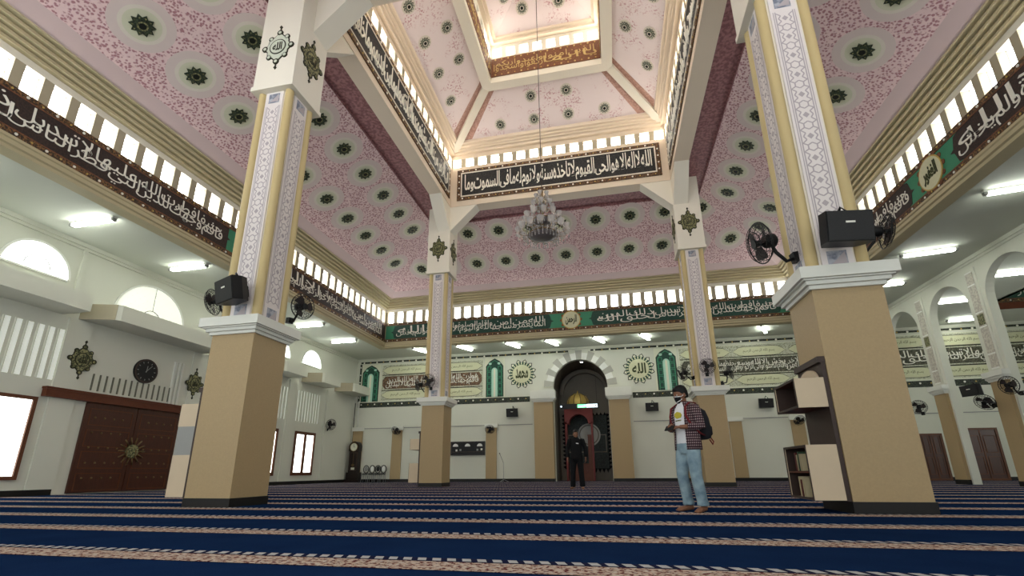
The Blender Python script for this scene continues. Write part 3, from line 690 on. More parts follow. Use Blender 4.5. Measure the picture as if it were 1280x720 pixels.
# black kufic bands on the lantern beam
def kufic(txt, label, side):
    T = sideT(side); l = T @ Vector((0, RB-.002, 11.50))
    f = root('kufic_band', label, 'calligraphy', l, SIDES[side], 'kufic bands round the lantern')
    w, h = 4.16, 1.46
    m = MB(); m.box(-w, w, -.04, 0, 0, h, 'border')
    for z in (.07, h-.07): studs(m, -w+.1, w-.1, z, 28, -.04, 'ink', .034)
    for x in (-w+.09, w-.09):
        for i in range(4): m.disc(.034, -.054, -.04, 'ink', 8, (x, .28+i*.3))
    m.build('border', f)
    m = MB(); m.frame_box(-w+.17, w-.17, .15, h-.15, .05, -.055, -.04, 'cream'); m.build('inner_frame', f)
    m = MB(); m.box(-w+.21, w-.21, -.045, -.035, .19, h-.19, 'kufic'); m.build('board', f)
    letters(tight(txt), 'ink', f, -w+.34, w-.34, .27, h-.25, -.045, depth=.02, bold=.010, shaped=False, squash=.45)
kufic(A_['kursi1'], 'black band of tall white kufic script facing the camera, behind the chandelier', 'back')
kufic(A_['kursi2'], 'black band of tall white kufic script on the lantern beam towards the double door', 'left')
kufic(A_['kursi3'], 'black band of tall white kufic script on the lantern beam towards the arcade', 'right')
def topband(txt, label, side):
    T = sideT(side); f = root('script_band', label, 'calligraphy', T @ Vector((0, RT-.001, 15.26)), SIDES[side], 'brown script bands at the lantern top')
    m = MB(); m.box(-2.09, 2.09, -.02, 0, 0, .86, 'brownred'); m.build('board', f)
    m = MB()
    for z in (.07, .79): studs(m, -2.05, 2.05, z, 16, -.02, 'inkgold', .035)
    m.build('border', f); tiers(f, txt, 'inkgold', -1.95, 1.95, .18, .70, -.02)
topband(A_['hajj'], 'brown band of gold script under the topmost windows, facing the camera', 'back')
topband(A_['hajj2'], 'brown band of gold script under the topmost windows, on the side towards the double door', 'left')
topband(A_['bism'], 'brown band of gold script under the topmost windows, on the side towards the arcade', 'right')

# ================================================================== STAR MEDALLIONS
ORD = ['first', 'second', 'third', 'fourth', 'fifth', 'sixth', 'seventh', 'eighth', 'ninth', 'tenth', 'eleventh', 'twelfth']
def star_mesh(m, r, n, mt, mt2):
    pts = []
    for i in range(2*n): q = pi*i/n+.1; k = r if i % 2 == 0 else r*.72; pts.append((k*cos(q), k*sin(q)))
    m.prism(pts, -.035, -.008, mt); m.disc(r*.60, -.05, -.035, mt, 20); m.ring(r*.30, r*.42, -.052, mt2, 18); m.disc(r*.26, -.056, -.05, 'starcore', 14)
    for i in range(n): q = 2*pi*i/n+.1; m.disc(r*.07, -.042, -.035, mt2, 6, (r*.72*cos(q), r*.72*sin(q)))
def medallion_proto(halo):
    r = root('star_medallion', 'x', 'ceiling medallion')
    if halo:
        m = MB(); m.disc(.63, -.004, 0, 'halo_a', 40); m.ring(.0, .44, -.006, 'halo_b', 36); m.ring(0, .36, -.008, 'halo_c', 32); m.build('halo', r)
        m = MB(); star_mesh(m, .25, 10, 'star', 'ornament'); m.build('star', r)
    else:
        m = MB(); m.disc(.24, -.004, 0, 'halo_b', 30); m.build('halo', r)
        m = MB(); star_mesh(m, .19, 12, 'stargrey', 'halo_b'); m.build('star', r)
    return r
def place_on_slope(side, x, r, zf, slope, proto, first, label, group, sc=1.0):
    T = sideT(side) @ Matrix.Translation((x, r, zf(r))) @ Matrix.Rotation(pi/2+math.atan(slope), 4, 'X')
    o = proto if first else dup(proto, (0, 0, 0))
    o.rotation_mode = 'XYZ'; o.location = T.translation; o.rotation_euler = T.to_euler(); o.scale = (sc, sc, sc)
    o['label'] = label; o['group'] = group
WALLN = {'back': 'the niche wall', 'left': 'the double door', 'right': 'the arcade'}
PR = medallion_proto(True); first = True
rows = {('back', 'lower'): (7.79, [1.425*k+.05 for k in range(-5, 6)]), ('back', 'upper'): (6.2, [1.43*k+.08 for k in range(-4, 5)]),
        ('left', 'lower'): (7.97, [-.34+1.412*k for k in range(-5, 6)]), ('left', 'upper'): (6.44, [-.45+1.39*k for k in range(-4, 5)]),
        ('right', 'lower'): (8.02, [-(-.37+1.41*k) for k in range(5, -4, -1)]), ('right', 'upper'): (6.54, [-(-.52+1.38*k) for k in range(4, -3, -1)])}
for (side, row), (r, xs) in rows.items():
    for i, x in enumerate(xs):
        p = sideT(side) @ Vector((x, r, 10))
        if p.y < -7.4: continue
        place_on_slope(side, x, r, roof1, -.475, PR, first, 'green star medallion, %s from left in %s row, slope above %s' % (ORD[i], row, WALLN[side]), 'star medallions on the pink roof'); first = False
PS = medallion_proto(False); first = True
for side in ('back', 'left', 'right'):
    for row, r, xs in (('lower', 3.69, [-2.1, -.68, .72, 2.15]), ('upper', 2.93, [-.68, .72])):
        for i, x in enumerate(xs):
            xx = x if side == 'back' else x*.93-.08*(1 if side == 'left' else -1)*0
            place_on_slope(side, xx, r, roof2, -.63, PS, first, 'grey star, %s from left, %s lantern row, above %s' % (ORD[i], row, WALLN[side]), 'grey stars in the lantern'); first = False
for side in ('back', 'left', 'right'):
    for i, x in enumerate((-.68, .70)):
        place_on_slope(side, x, 1.24, roof3, -.63, PS, False, 'grey star, %s from left, in the topmost pyramid above %s' % (ORD[i], WALLN[side]), 'grey stars in the topmost pyramid')
# ================================================================== BACK WALL DECORATION
BW = YB-.002
def niche_panel(x, w, label):
    z0, z1 = 4.46, 6.62
    r = root('arched_tilework', label, 'tilework', (x, BW, z0), 0, 'green arched tilework on the niche wall'); h = z1-z0; a = w/2
    m = MB(); m.box(-a-.07, a+.07, -.012, 0, -.0, h+.05, 'tilecream'); m.build('backing', r)
    out = lambda k, t: [(-a*k, 0), (a*k, 0), (a*k, h*.80-t), (a*k*.55, h*.93-t), (0, h-t), (-a*k*.55, h*.93-t), (-a*k, h*.80-t)]
    m = MB(); m.prism(out(1.0, 0), -.022, -.012, 'greendark'); m.prism(out(.92, .05), -.028, -.022, 'bordergreen')
    m.prism(out(.86, .09), -.032, -.028, 'green'); m.prism(out(.80, .13), -.036, -.032, 'greendark')
    for s in (-1, 1):
        for i in range(5): m.frame_box(s*a*.60-.11, s*a*.60+.11, .12+i*.33, .40+i*.33, .03, -.042, -.036, 'green')
        m.ball((s*a*.5, -.04, h*.86), (.09, .01, .07), 'mint', 8, 5)
    m.build('arch_frame', r)
    m = MB(); m.box(-a*.34, a*.34, -.05, -.036, 0, h*.66, 'mint')
    n = 12; m.prism([(a*.34*cos(pi*i/n), h*.66+a*.34*1.2*sin(pi*i/n)) for i in range(n+1)], -.05, -.036, 'mint')
    m.box(-a*.12, a*.12, -.056, -.05, 0, h*.68, 'tilecream'); m.prism([(a*.12*cos(pi*i/n), h*.68+a*.2*sin(pi*i/n)) for i in range(n+1)], -.056, -.05, 'tilecream')
    m.build('centre_panel', r); return r
niche_panel(-12.1, 1.08, 'green arched tilework nearest the grandfather clock corner')
niche_panel(-4.58, 1.0, 'green arched tilework between the far slim pillar and the round black-rayed seal')
niche_panel(4.58, 1.0, 'green arched tilework above and left of the man with the backpack')
def script_panel(x0, x1, label, board, txts, joints):
    z0, z1 = 4.46, 6.62
    r = root('calligraphy_mural', label, 'calligraphy', ((x0+x1)/2, BW, z0), 0, 'three-row calligraphy murals on the niche wall'); a = (x1-x0)/2; h = z1-z0
    m = MB(); m.box(-a, a, -.012, 0, 0, h, 'filigree'); m.frame_box(-a, a, 0, h, .035, -.02, -.012, 'tilecream'); m.build('backing', r)
    n = joints; L = 2*a/n
    for zz, hh in ((.12, .46), (h-.60, .46)):
        for i in range(n):
            c = -a+L*(i+.5); b = L/2-.06
            m = MB(); pts = [(c-b, zz+hh/2), (c-b+.3, zz+hh*.92), (c-b+.55, zz+hh), (c+b-.55, zz+hh), (c+b-.3, zz+hh*.92), (c+b, zz+hh/2), (c+b-.3, zz+hh*.08), (c+b-.55, zz), (c-b+.55, zz), (c-b+.3, zz+hh*.08)]
            m.prism([(c+(p-c)*1.01, q+(q-zz-hh/2)*.10) for p, q in pts], -.018, -.012, 'ornamentline'); m.prism(pts, -.026, -.018, 'lime'); o = m.build('ogee_cartouche', r)
            letters(A_['bism'], 'ornament', o, c-b*.6, c+b*.6, zz+.13, zz+hh-.12, -.026, depth=.006, bold=0)
    m = MB(); za, zb = .70, h-.72; e = .16
    m.prism([(-a+.10, za+.2), (-a+.10+e, za), (a-.10-e, za), (a-.10, za+.2), (a-.10, zb-.2), (a-.10-e, zb), (-a+.10+e, zb), (-a+.10, zb-.2)], -.026, -.012, board); o = m.build('script_board', r)
    m = MB()
    for z in (.62, h-.64): m.box(-a+.05, a-.05, -.022, -.012, z-.02, z+.02, 'ornamentline')
    m.build('rule', r)
    tiers(r, txts, 'ink', -a+.35, a-.3, za+.05, zb-.04, -.028, bold=.0); return r
script_panel(-11.42, -5.22, 'three-row calligraphy mural with brown middle row, behind the slim far pillar', 'scriptbrown', A_['rum'], 2)
script_panel(5.22, 12.9, 'three-row calligraphy mural with grey middle row, behind the open book case', 'scriptgrey', A_['tawba']+' '+A_['kursi3'], 3)
script_panel(13.9, 21.6, 'three-row calligraphy mural seen through the arcade arches', 'scriptgrey', A_['rum'], 3)
def wall_band(z0, z1, x0, x1, mt, label, n):
    r = root('tile_border', label, 'tile border', ((x0+x1)/2, BW, z0), 0, 'tile borders of the niche wall'); a = (x1-x0)/2; h = z1-z0
    m = MB(); m.box(-a, a, -.012, 0, 0, h, mt); m.box(-a, a, -.02, -.012, h-.03 if z0 < 5 else 0, h if z0 < 5 else .03, 'tilecream'); m.build('strip', r)
    m = MB(); studs(m, -a, a, h*.55, n, -.014, 'ink', .05 if z0 > 5 else .045); m.build('studs', r)
wall_band(6.70, 6.84, -12.8, -.45, 'bordergreen', 'thin dark studded border above the script panel by the clock corner', 30)
wall_band(6.70, 6.84, .75, 13.0, 'bordergreen', 'thin dark studded border above the script panel behind the book case', 30)
wall_band(4.12, 4.44, -12.8, -2.62, 'bordergreen', 'grey green border under the script panel by the clock corner', 24)
wall_band(4.12, 4.44, 2.78, 13.0, 'bordergreen', 'grey green border under the script panel behind the book case', 24)
wall_band(4.12, 4.44, 13.7, 21.6, 'bordergreen', 'grey green border seen through the arcade arches', 18)
wall_band(6.70, 6.84, 13.7, 21.6, 'bordergreen', 'thin dark studded border seen through the arcade arches', 18)
r = root('tile_border', 'upright dark border at the clock corner end of the panels', 'tile border', (-12.78, BW, 4.46), 0, 'tile borders of the niche wall')
m = MB(); m.box(-.06, .06, -.012, 0, 0, 2.24, 'bordergreen'); m.build('strip', r); m = MB()
for i in range(5): m.disc(.04, -.026, -.012, 'ink', 8, (0, .25+.45*i))
m.build('studs', r)
def seal(x, z, txt, label):
    r = root('calligraphy_seal', label, 'calligraphy', (x, BW, z), 0, 'round seals beside the niche')
    m = MB()
    for i in range(12):
        q = 2*pi*(i+.5)/12; m.T = Matrix.Rotation(q, 4, 'Y')
        m.prism([(-.10, .58), (-.13, .70), (0, .83), (.13, .70), (.10, .58)], -.010, 0, 'bordergreen'); m.prism([(-.06, .60), (-.08, .69), (0, .78), (.08, .69), (.06, .60)], -.014, -.010, 'tilecream')
    m.T = Matrix.Identity(4); m.build('petals', r)
    m = MB(); m.disc(.66, -.02, 0, 'greendark', 40)
    for i in range(24):
        q = 2*pi*i/24; m.T = Matrix.Rotation(q, 4, 'Y'); m.box(-.035, .035, -.026, -.02, .53, .645, 'lime')
    m.T = Matrix.Identity(4); m.disc(.515, -.03, -.02, 'lime', 36); o = m.build('disc', r)
    letters(txt, 'inkdark', o, -.34, .36, -.26, .3, -.03, bold=.03)
seal(-3.05, 5.67, A_['muhammad'], 'round seal with petal rays nearer the slim far pillar')
seal(3.19, 5.64, A_['allah'], 'round seal with petal rays nearer the man with the backpack')
# voussoirs of the prayer niche arch
MX = .1; RA = 1.425; ZA = 4.88
m = MB(); NV = 17
for i in range(NV):
    a, b = pi*i/NV, pi*(i+1)/NV; ro = 1.93 if i % 2 == 0 else 1.80
    v = [(MX+q*cos(t), y, ZA+q*sin(t)) for t in (a, b) for q in (RA, ro) for y in (YB-.06, YB)]
    m.add(v, [(0, 2, 6, 4), (1, 3, 7, 5), (0, 1, 5, 4), (2, 3, 7, 6), (0, 1, 3, 2), (4, 5, 7, 6)], 'voussoir' if i % 2 == 0 else 'white')
struct(m, tname())
for s in (-1, 1):
    m = MB(); cx = MX+s*1.95
    m.box(cx-.5, cx+.5, YB-.42, YB, .15, 4.02, 'stone'); m.box(cx-.51, cx+.51, YB-.43, YB, 0, .15, 'dark')
    for i, (z0, z1) in enumerate(((4.02, 4.10), (4.10, 4.18), (4.18, 4.62))): m.box(cx-.54-.06*i, cx+.54+.06*i, YB-.46-.06*i, YB, z0, z1, 'cap')
    m.box(cx-.62, cx+.62, YB-.3, YB, 4.62, 4.68, 'cap'); struct(m, tname())
# prayer niche recess
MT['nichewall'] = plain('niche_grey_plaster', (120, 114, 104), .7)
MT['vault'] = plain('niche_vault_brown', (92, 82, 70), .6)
m = MB(); xl, xr, yb = -1.33, 1.53, 15.4
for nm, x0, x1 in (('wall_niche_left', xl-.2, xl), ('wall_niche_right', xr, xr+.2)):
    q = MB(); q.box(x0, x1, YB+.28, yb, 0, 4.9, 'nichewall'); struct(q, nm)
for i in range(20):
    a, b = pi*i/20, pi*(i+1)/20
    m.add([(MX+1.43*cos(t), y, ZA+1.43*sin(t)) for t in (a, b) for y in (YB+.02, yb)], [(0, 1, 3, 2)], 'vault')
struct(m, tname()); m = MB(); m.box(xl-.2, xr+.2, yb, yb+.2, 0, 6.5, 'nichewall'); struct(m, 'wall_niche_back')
m = MB(); n = 24; ya = yb-.35
for i in range(n):                                              # inner arch rib
    a, b = pi*i/n, pi*(i+1)/n
    v = [(MX+.1+q*cos(t), y, 4.75+q*sin(t)*1.05) for t in (a, b) for q in (1.22, 1.42) for y in (ya, yb)]
    m.add(v, [(0, 2, 6, 4), (0, 1, 5, 4), (2, 3, 7, 6)], 'nichewall')
struct(m, tname())
# dark green tile panel with a jagged leaf border at the back of the niche
r = root('leaf_edged_tilework', 'dark green tiled panel with jagged leaf edges inside the prayer niche', 'tilework', (MX+.06, yb-.02, .6))
MT['darktile'] = carve('black_green_tile', (18, 26, 22), (40, 52, 46), 14, .4, .65)
m = MB(); m.box(-1.2, 1.2, -.05, 0, 0, 3.0, 'darktile')
for c in (-.55, .62): m.frame_box(c-.5, c+.5, .9, 1.9, .06, -.065, -.05, 'nichewall')
m.build('tile_field', r)
m = MB()
for s in (-1, 1):
    for i in range(14): z = .1+i*.22; m.prism([(s*1.18, z-.12), (s*1.37, z+.03), (s*1.19, z+.12)], -.06, 0, 'cloth_black')
for i in range(11): x = -1.1+i*.22; m.prism([(x-.1, .04), (x, -.2), (x+.1, .04)], -.06, 0, 'cloth_black'); m.prism([(x-.1, 2.96), (x, 3.14), (x+.1, 2.96)], -.06, 0, 'cloth_black')
m.build('leaf_border', r)
MT['roundpale'] = plain('pale_round_panel', (186, 186, 178), .6)
m = MB(); m.disc(.64, -.07, -.05, 'roundpale', 32, (.16, 1.88)); m.ring(.50, .56, -.072, 'nichewall', 32, (.16, 1.88)); m.build('round_panel', r)
# pulpit with red arch and gilded dome
r = root('pulpit', 'red arched pulpit with a ribbed gold dome in the prayer niche', 'pulpit', (-.15, 14.3, 0))
m = MB()
for s in (-1, 1): m.box(s*.70-.05, s*.70+.05, -.3, .3, 0, 3.1, 'red')
arch_panel(m, -.77, .77, 3.0, 3.86, 0, .52, 3.0, -.3, -.22, 'red', seg=16); arch_panel(m, -.77, .77, 3.0, 3.86, 0, .52, 3.0, .22, .3, 'red', seg=16); m.box(-.8, .8, -.32, .32, 3.86, 3.94, 'red'); m.build('arch_frame', r)
m = MB(); m.lathe([(.56, 0), (.62, .12), (.60, .34), (.46, .58), (.22, .72), (.04, .80), (.03, .90), (0, .92)], 20, 'gold', (-.0, 0, 3.94))
o = m.build('dome', r); m = MB()
for i in range(10): q = 2*pi*i/10; m.tube([(.615*cos(q), .615*sin(q), 4.06), (.605*cos(q), .605*sin(q), 4.28), (.47*cos(q), .47*sin(q), 4.52), (.2*cos(q), .2*sin(q), 4.68)], .025, 6, 'brass')
m.build('dome_ribs', o)
m = MB(); m.box(.45, .66, -.34, -.30, 0, 2.4, 'brownwood'); m.box(-.6, .6, -.3, .28, 0, .5, 'brownwood'); m.box(-.6, .6, 0, .28, .5, .9, 'brownwood'); m.build('steps', r)
# running-text display hung across the niche
r = root('display_board', 'narrow electronic display with green lit letters hung across the prayer niche', 'display', (.02, 13.0, 3.82))
m = MB(); m.box(-1.02, 1.0, -.04, .04, -.13, .13, 'black'); m.build('casing', r)
m = MB(); m.box(-.12, .32, -.052, -.04, -.09, .09, 'ledgreen'); m.box(.34, .93, -.052, -.04, -.09, .09, 'ledwhite'); s = m.build('lit_screen', r)
letters('\u0627\u0644\u062d\u062f\u064a\u062b', 'ledwhite', s, -.08, .28, -.06, .06, -.052, depth=.006); letters('12:07', 'ledgreen', s, .42, .72, -.05, .06, -.052, depth=.006, shaped=False); letters('4', 'black', s, .78, .88, -.06, .06, -.052, depth=.006, shaped=False)
m = MB()
for x, z in ((-.9, 2.07), (.9, 2.25)): m.tube([(x, 0, .13), (x, 0, z)], .007, 5, 'black')
m.build('hanger', r)
m = MB(); m.ball((-.98, -.05, 0), .05, 'ledwhite', 8, 6); m.build('indicator_lamp', r)
# niche spot lamp
r = root('niche_lamp', 'small lit spot lamp in the crown of the prayer niche', 'lamp', (.22, 13.1, 6.24)); m = MB(); m.lathe([(.10, .06), (.12, 0), (.09, -.03)], 14, 'white'); m.build('rim', r)
m = MB(); m.lathe([(.085, -.028), (.0, -.045)], 12, 'tube'); m.build('bulb', r)
# low pilasters with small white blocks, conduit line
for x in (-12.62, -10.2, -4.75, 4.9, 7.5, 10.25):
    m = MB(); m.box(x-.29, x+.29, YB-.09, YB, .15, 2.78, 'stone'); m.box(x-.36, x+.36, YB-.14, YB, 2.78, 3.0, 'cap'); struct(m, tname())
for a, b in ((-12.7, -2.5), (2.72, 13.0), (13.7, 21)):
    m = MB(); m.box(a, b, YB-.025, YB, 2.90, 2.94, 'grey'); struct(m, tname())
m = MB(); m.tube([(-12.95, YB-.04, 4.4), (-12.95, YB-.04, 2.2)], .02, 6, 'black'); m.tube([(-12.72, YB-.04, 4.5), (-12.72, YB-.04, 3.0)], .04, 6, 'cap'); struct(m, tname())
# brown doors of the side room
for k, (x0, x1, h) in enumerate(((15.05, 15.98, 2.02), (16.75, 18.1, 2.22))):
    m = MB(); m.box(x0, x1, YB-.05, YB, 0, h, 'door'); m.frame_box(x0, x1, 0, h, .09, -.0+YB-.08, YB-.05, 'frame'); m.box((x0+x1)/2-.02, (x0+x1)/2+.02, YB-.07, YB-.05, 0, h, 'frame')
    for zz in (.25, 1.15): m.frame_box(x0+.14, (x0+x1)/2-.08, zz, zz+.75, .03, YB-.065, YB-.05, 'frame'); m.frame_box((x0+x1)/2+.08, x1-.14, zz, zz+.75, .03, YB-.065, YB-.05, 'frame')
    struct(m, 'door_%d' % (k+1))

# ================================================================== LEFT WALL THINGS
r = root('double_door', 'dark wooden double door with brass studs under a wooden lintel', 'door', (XW0+.012, -.09, 0), pi/2)
for s in (-1, 1):
    m = MB(); a, b = sorted((s*.012, s*1.52)); m.box(a, b, -.06, 0, .03, 2.52, 'door')
    for z in (.3, .9, 1.5, 2.1): m.frame_box(a+.12, b-.12, z-.22, z+.26, .025, -.07, -.06, 'frame')
    d = m.build('door_leaf', r)
    for i in range(5):
        for j in range(4):
            m = MB(); m.ball((s*(.42+.27*j), -.065, .42+.42*i), (.03, .025, .03), 'brass', 8, 5); m.build('stud', d)
    m = MB(); m.tube([(s*.14, -.06, 1.0), (s*.14, -.13, 1.0), (s*.14, -.13, 1.25), (s*.14, -.06, 1.25)], .015, 6, 'brass'); m.build('handle', d)
m = MB(); m.disc(.20, -.10, -.06, 'ornament', 24, (.05, 1.2))
for i in range(14): q = 2*pi*i/14; m.tube([(.05+.2*cos(q), -.08, 1.2+.2*sin(q)), (.05+.42*cos(q), -.08, 1.2+.42*sin(q))], .022, 5, 'brass')
m.build('sunburst_emblem', r)
m = MB(); m.box(-2.66, 1.6, -.16, 0, 2.52, 2.76, 'brownwood'); m.box(-2.68, 1.62, -.18, 0, 2.72, 2.78, 'brownwood'); m.build('lintel_board', r)
r = root('wall_clock', 'round black wall clock over the dark double door', 'clock', (XW0, -.09, 3.72), pi/2)
m = MB(); m.disc(.39, -.06, 0, 'black', 36); m.ring(.34, .39, -.075, 'darkwood', 36); m.build('rim', r)
m = MB(); m.disc(.34, -.066, -.06, 'black', 32)
for i in range(12): q = 2*pi*i/12; m.T = Matrix.Rotation(q, 4, 'Y'); m.box(-.010, .010, -.069, -.066, .26, .31, 'grey')
m.T = Matrix.Identity(4); m.build('dial', r)
m = MB(); m.T = Matrix.Rotation(radians(5), 4, 'Y'); m.box(-.010, .010, -.074, -.069, -.04, .17, 'grey'); m.T = Matrix.Rotation(radians(40), 4, 'Y'); m.box(-.007, .007, -.078, -.074, -.05, .25, 'grey'); m.build('hands', r)
r = root('wall_plaque', 'lobed green and gold script plaque beside the slit window, by the double door', 'plaque', (XW0+.05, -2.02, 3.66), pi/2, 'lobed plaques on the entrance wall'); ornament(r, Matrix.Identity(4), 1.12, .74, A_['allah'], 'relief')
r = root('wall_plaque', 'lobed green and gold script plaque beside the large beige pillar near the clock', 'plaque', (XW0+.05, 1.78, 3.64), pi/2, 'lobed plaques on the entrance wall'); ornament(r, Matrix.Identity(4), 1.12, .74, A_['muhammad'], 'relief')
r = root('wall_vent', 'pair of tall pale upright fins right of the black wall clock', 'vent', (XW0, 1.05, 2.8), pi/2); m = MB()
for x in (-.12, .02, .16): m.box(x-.035, x+.035, -.06, 0, 0, 1.45, 'cap')
m.build('fins', r)

# ================================================================== LAMPS UNDER THE SOFFIT
def tube_lamp(x, y, rz, label, L=1.25):
    r = root('ceiling_light', label, 'ceiling light', (x, y, ZS), rz, 'tube lights under the aisle ceilings')
    m = MB(); m.box(-L/2-.1, L/2+.1, -.06, .06, -.05, 0, 'white'); m.build('housing', r)
    for s in (-1, 1): m = MB(); m.box(s*(L/2+.06)-.04, s*(L/2+.06)+.04, -.05, .05, -.12, -.05, 'grey'); m.build('end_cap', r)
    m = MB(); m.tube([(-L/2, -.035, -.10), (L/2, -.035, -.10)], .032, 8, 'tube'); m.tube([(-L/2, .035, -.10), (L/2, .035, -.10)], .032, 8, 'tube'); m.build('lit_tubes', r)
for i, y in enumerate((-6.6, -3.7, -.75, 2.5, 5.65, 8.45)): tube_lamp(-11.4, y, 0, ['lit tube light over the entrance wall, farthest from the clock corner', 'lit tube light above the slit window, nearest the camera over the entrance wall', 'lit tube light above the lattice half-round window', 'lit tube light over the entrance wall behind the large beige pillar', 'lit tube light over the entrance wall, second from the clock corner', 'lit tube light over the entrance wall, nearest the clock corner'][i])
bl = ['by the clock corner', 'right of the slim far pillar', 'above the petal seal near the slim far pillar', 'just before the niche arch', 'just past the niche arch', 'above the petal seal near the man', 'behind the far pillar', 'left of the open book case']
for i, x in enumerate((-8.3, -5.85, -3.2, -1.15, 1.25, 3.5, 6.2, 8.95)): tube_lamp(x, 11.15, radians(66), 'lit tube light over the niche wall, '+bl[i], 1.15)
for i, y in enumerate((-3.0, -.12, 3.4, 6.1, 9.0)): tube_lamp(11.5, y, radians(-8), 'lit tube light in front of the arcade, '+['farthest from the niche wall', 'nearest the camera', 'second from the camera', 'third from the camera', 'nearest the niche wall'][i])
for i, (x, y) in enumerate(((15.2, 5.95), (15.05, 8.7), (17.4, 11.6), (15.2, 3.2))): tube_lamp(x, y, radians(-6), 'lit tube light seen through the '+['first arcade arch from the camera', 'second arcade arch from the camera', 'second arch, small and farthest back', 'arcade, farthest from the niche wall'][i])
# ================================================================== FANS AND LOUDSPEAKERS
def fan_proto():
    r = root('wall_fan', 'x', 'fan')
    m = MB(); m.box(-.05, .05, .30, .42, -.34, -.22, 'black'); m.tube([(0, .34, -.28), (0, .22, -.30), (0, .14, -.16), (0, .12, -.03)], .022, 8, 'black'); m.build('bracket', r)
    m = MB(); m.tube([(0, .20, 0), (0, .17, 0), (0, .06, 0), (0, .03, 0)], [.05, .085, .08, .05], 14, 'black'); m.build('motor', r)
    m = MB()
    for y, q in ((-.07, .06), (-.075, .15), (-.05, .22), (0, .255), (.04, .22), (.06, .12)):
        m.tube([(q*cos(2*pi*i/28), y, q*sin(2*pi*i/28)) for i in range(29)], .008 if q > .24 else .0045, 5, 'black', caps=False)
    for i in range(22):
        a = 2*pi*i/22; m.tube([(.05*cos(a), -.07, .05*sin(a)), (.16*cos(a), -.076, .16*sin(a)), (.255*cos(a), 0, .255*sin(a)), (.13*cos(a), .06, .13*sin(a))], .0035, 4, 'black', caps=False)
    m.disc(.055, -.085, -.065, 'black', 18); m.build('guard', r)
    for k in range(3):
        m = MB(); a0 = 2*pi*k/3; vs = []
        for i in range(7):
            t = i/6; rr = .05+.165*t; w = .35+.55*sin(pi*min(1, t*.75+.12))
            for s in (-1, 1): a = a0+s*w*.62+.3*t; vs.append((rr*cos(a), s*.022-.015, rr*sin(a)))
        vs2 = [(x, y+.006, z) for x, y, z in vs]; n = 14
        f = [(2*i, 2*i+1, 2*i+3, 2*i+2) for i in range(6)]; f += [tuple(n+j for j in q) for q in f]
        m.add(vs+vs2, f, 'fanblade', True); m.build('blade', r)
    m = MB(); m.tube([(0, .03, 0), (0, -.05, 0)], .04, 12, 'black'); m.build('hub', r)
    return r
MT['fanblade'] = plain('smoked_blade', (58, 50, 50), .35)
FP = fan_proto(); FIRST = [True]
def fan(x, y, z, rz, tilt, label, sc=1.0):
    o = FP if FIRST[0] else dup(FP, (0, 0, 0)); FIRST[0] = False
    o.location = (x, y, z); o.rotation_euler = (tilt, 0, rz); o.scale = (sc,)*3
    o['label'] = label; o['group'] = 'black wall fans'
R_ = radians
fan(-5.78, -5.02, 3.72, R_(-75), R_(8), 'black wall fan half hidden behind the loudspeaker near the double door')
fan(-4.30, -4.35, 3.74, R_(70), R_(8), 'black wall fan peeking past the right side of the pillar near the double door')
fan(4.03, -5.0, 3.86, R_(-81), R_(12), 'black wall fan seen edge-on, left of the big pillar with the book case', 1.25)
fan(5.72, -5.0, 3.86, R_(80), R_(10), 'black wall fan right of the loudspeaker on the book case pillar')
fan(-4.98, 4.12, 3.80, R_(6), R_(8), 'black wall fan on the front of the slim far pillar')
fan(-5.62, 4.62, 3.76, R_(-60), R_(8), 'black wall fan on the clock corner side of the slim far pillar')
fan(4.86, 4.10, 3.84, R_(-4), R_(10), 'black wall fan on the front of the pillar behind the man')
fan(5.64, 4.62, 3.70, R_(72), R_(-14), 'black wall fan seen edge-on, right of the pillar behind the man')
fan(4.10, 4.62, 3.72, R_(-68), R_(22), 'black wall fan above the head of the man with the backpack')
fan(-10.1, 12.28, 2.72, R_(-10), R_(35), 'black wall fan on the low pilaster beside the chairs')
fan(-4.72, 12.28, 2.66, R_(10), R_(35), 'black wall fan on the low pilaster beside the wall board')
fan(10.2, 12.28, 2.72, R_(10), R_(35), 'black wall fan on the low pilaster behind the book case')
fan(-12.68, 10.05, 2.92, R_(62), R_(10), 'black wall fan on the entrance wall near the grandfather clock', 1.1)
fan(12.96, 8.35, 2.74, R_(-40), R_(10), 'black wall fan seen edge-on between the big pillar and the arcade')
fan(12.60, 4.55, 2.42, R_(-60), R_(30), 'black wall fan under the black loudspeaker on the arcade pier')
fan(12.62, 3.55, 2.76, R_(-70), R_(10), 'black wall fan on the arcade nearest the camera')
def speaker(x, y, z, rz, tilt, label, w=.56, h=.40, d=.30, br=(0, .15, .1)):
    r = root('loudspeaker', label, 'loudspeaker', (x, y, z), 0, 'black loudspeakers'); r.rotation_euler = (tilt, 0, rz)
    m = MB(); a = w/2; b = h/2
    m.prism([(-a, 0), (a, 0), (a, d*.55), (a*.72, d), (-a*.72, d), (-a, d*.55)], -b, b, 'black', 'z'); m.build('cabinet', r)
    m = MB(); m.box(-a*.96, a*.96, -.015, 0, -b*.94, b*.94, 'grille'); m.build('grille', r)
    m = MB(); m.box(-.06, .06, -.019, -.015, b*.18, b*.30, 'ink'); m.build('badge', r)
    m = MB(); m.tube([(0, d, 0), (0, d+br[1], 0)], .025, 8, 'black'); m.box(-.06, .06, d+br[1]-.02, d+br[1]+.02, -.1, .1, 'black'); m.tube([(a*.4, d*.5, b), (a*.1, d*.7, b+.12), (0, d+br[1], .05)], .018, 6, 'black'); m.build('bracket', r)
    return r
MT['grille'] = carve('black_grille', (10, 10, 11), (26, 26, 28), 120, .4, .6)
speaker(-4.88, -5.72, 3.62, R_(-22), R_(12), 'black loudspeaker on the beige pillar near the double door', .60, .42, .30, (0, .08, 0))
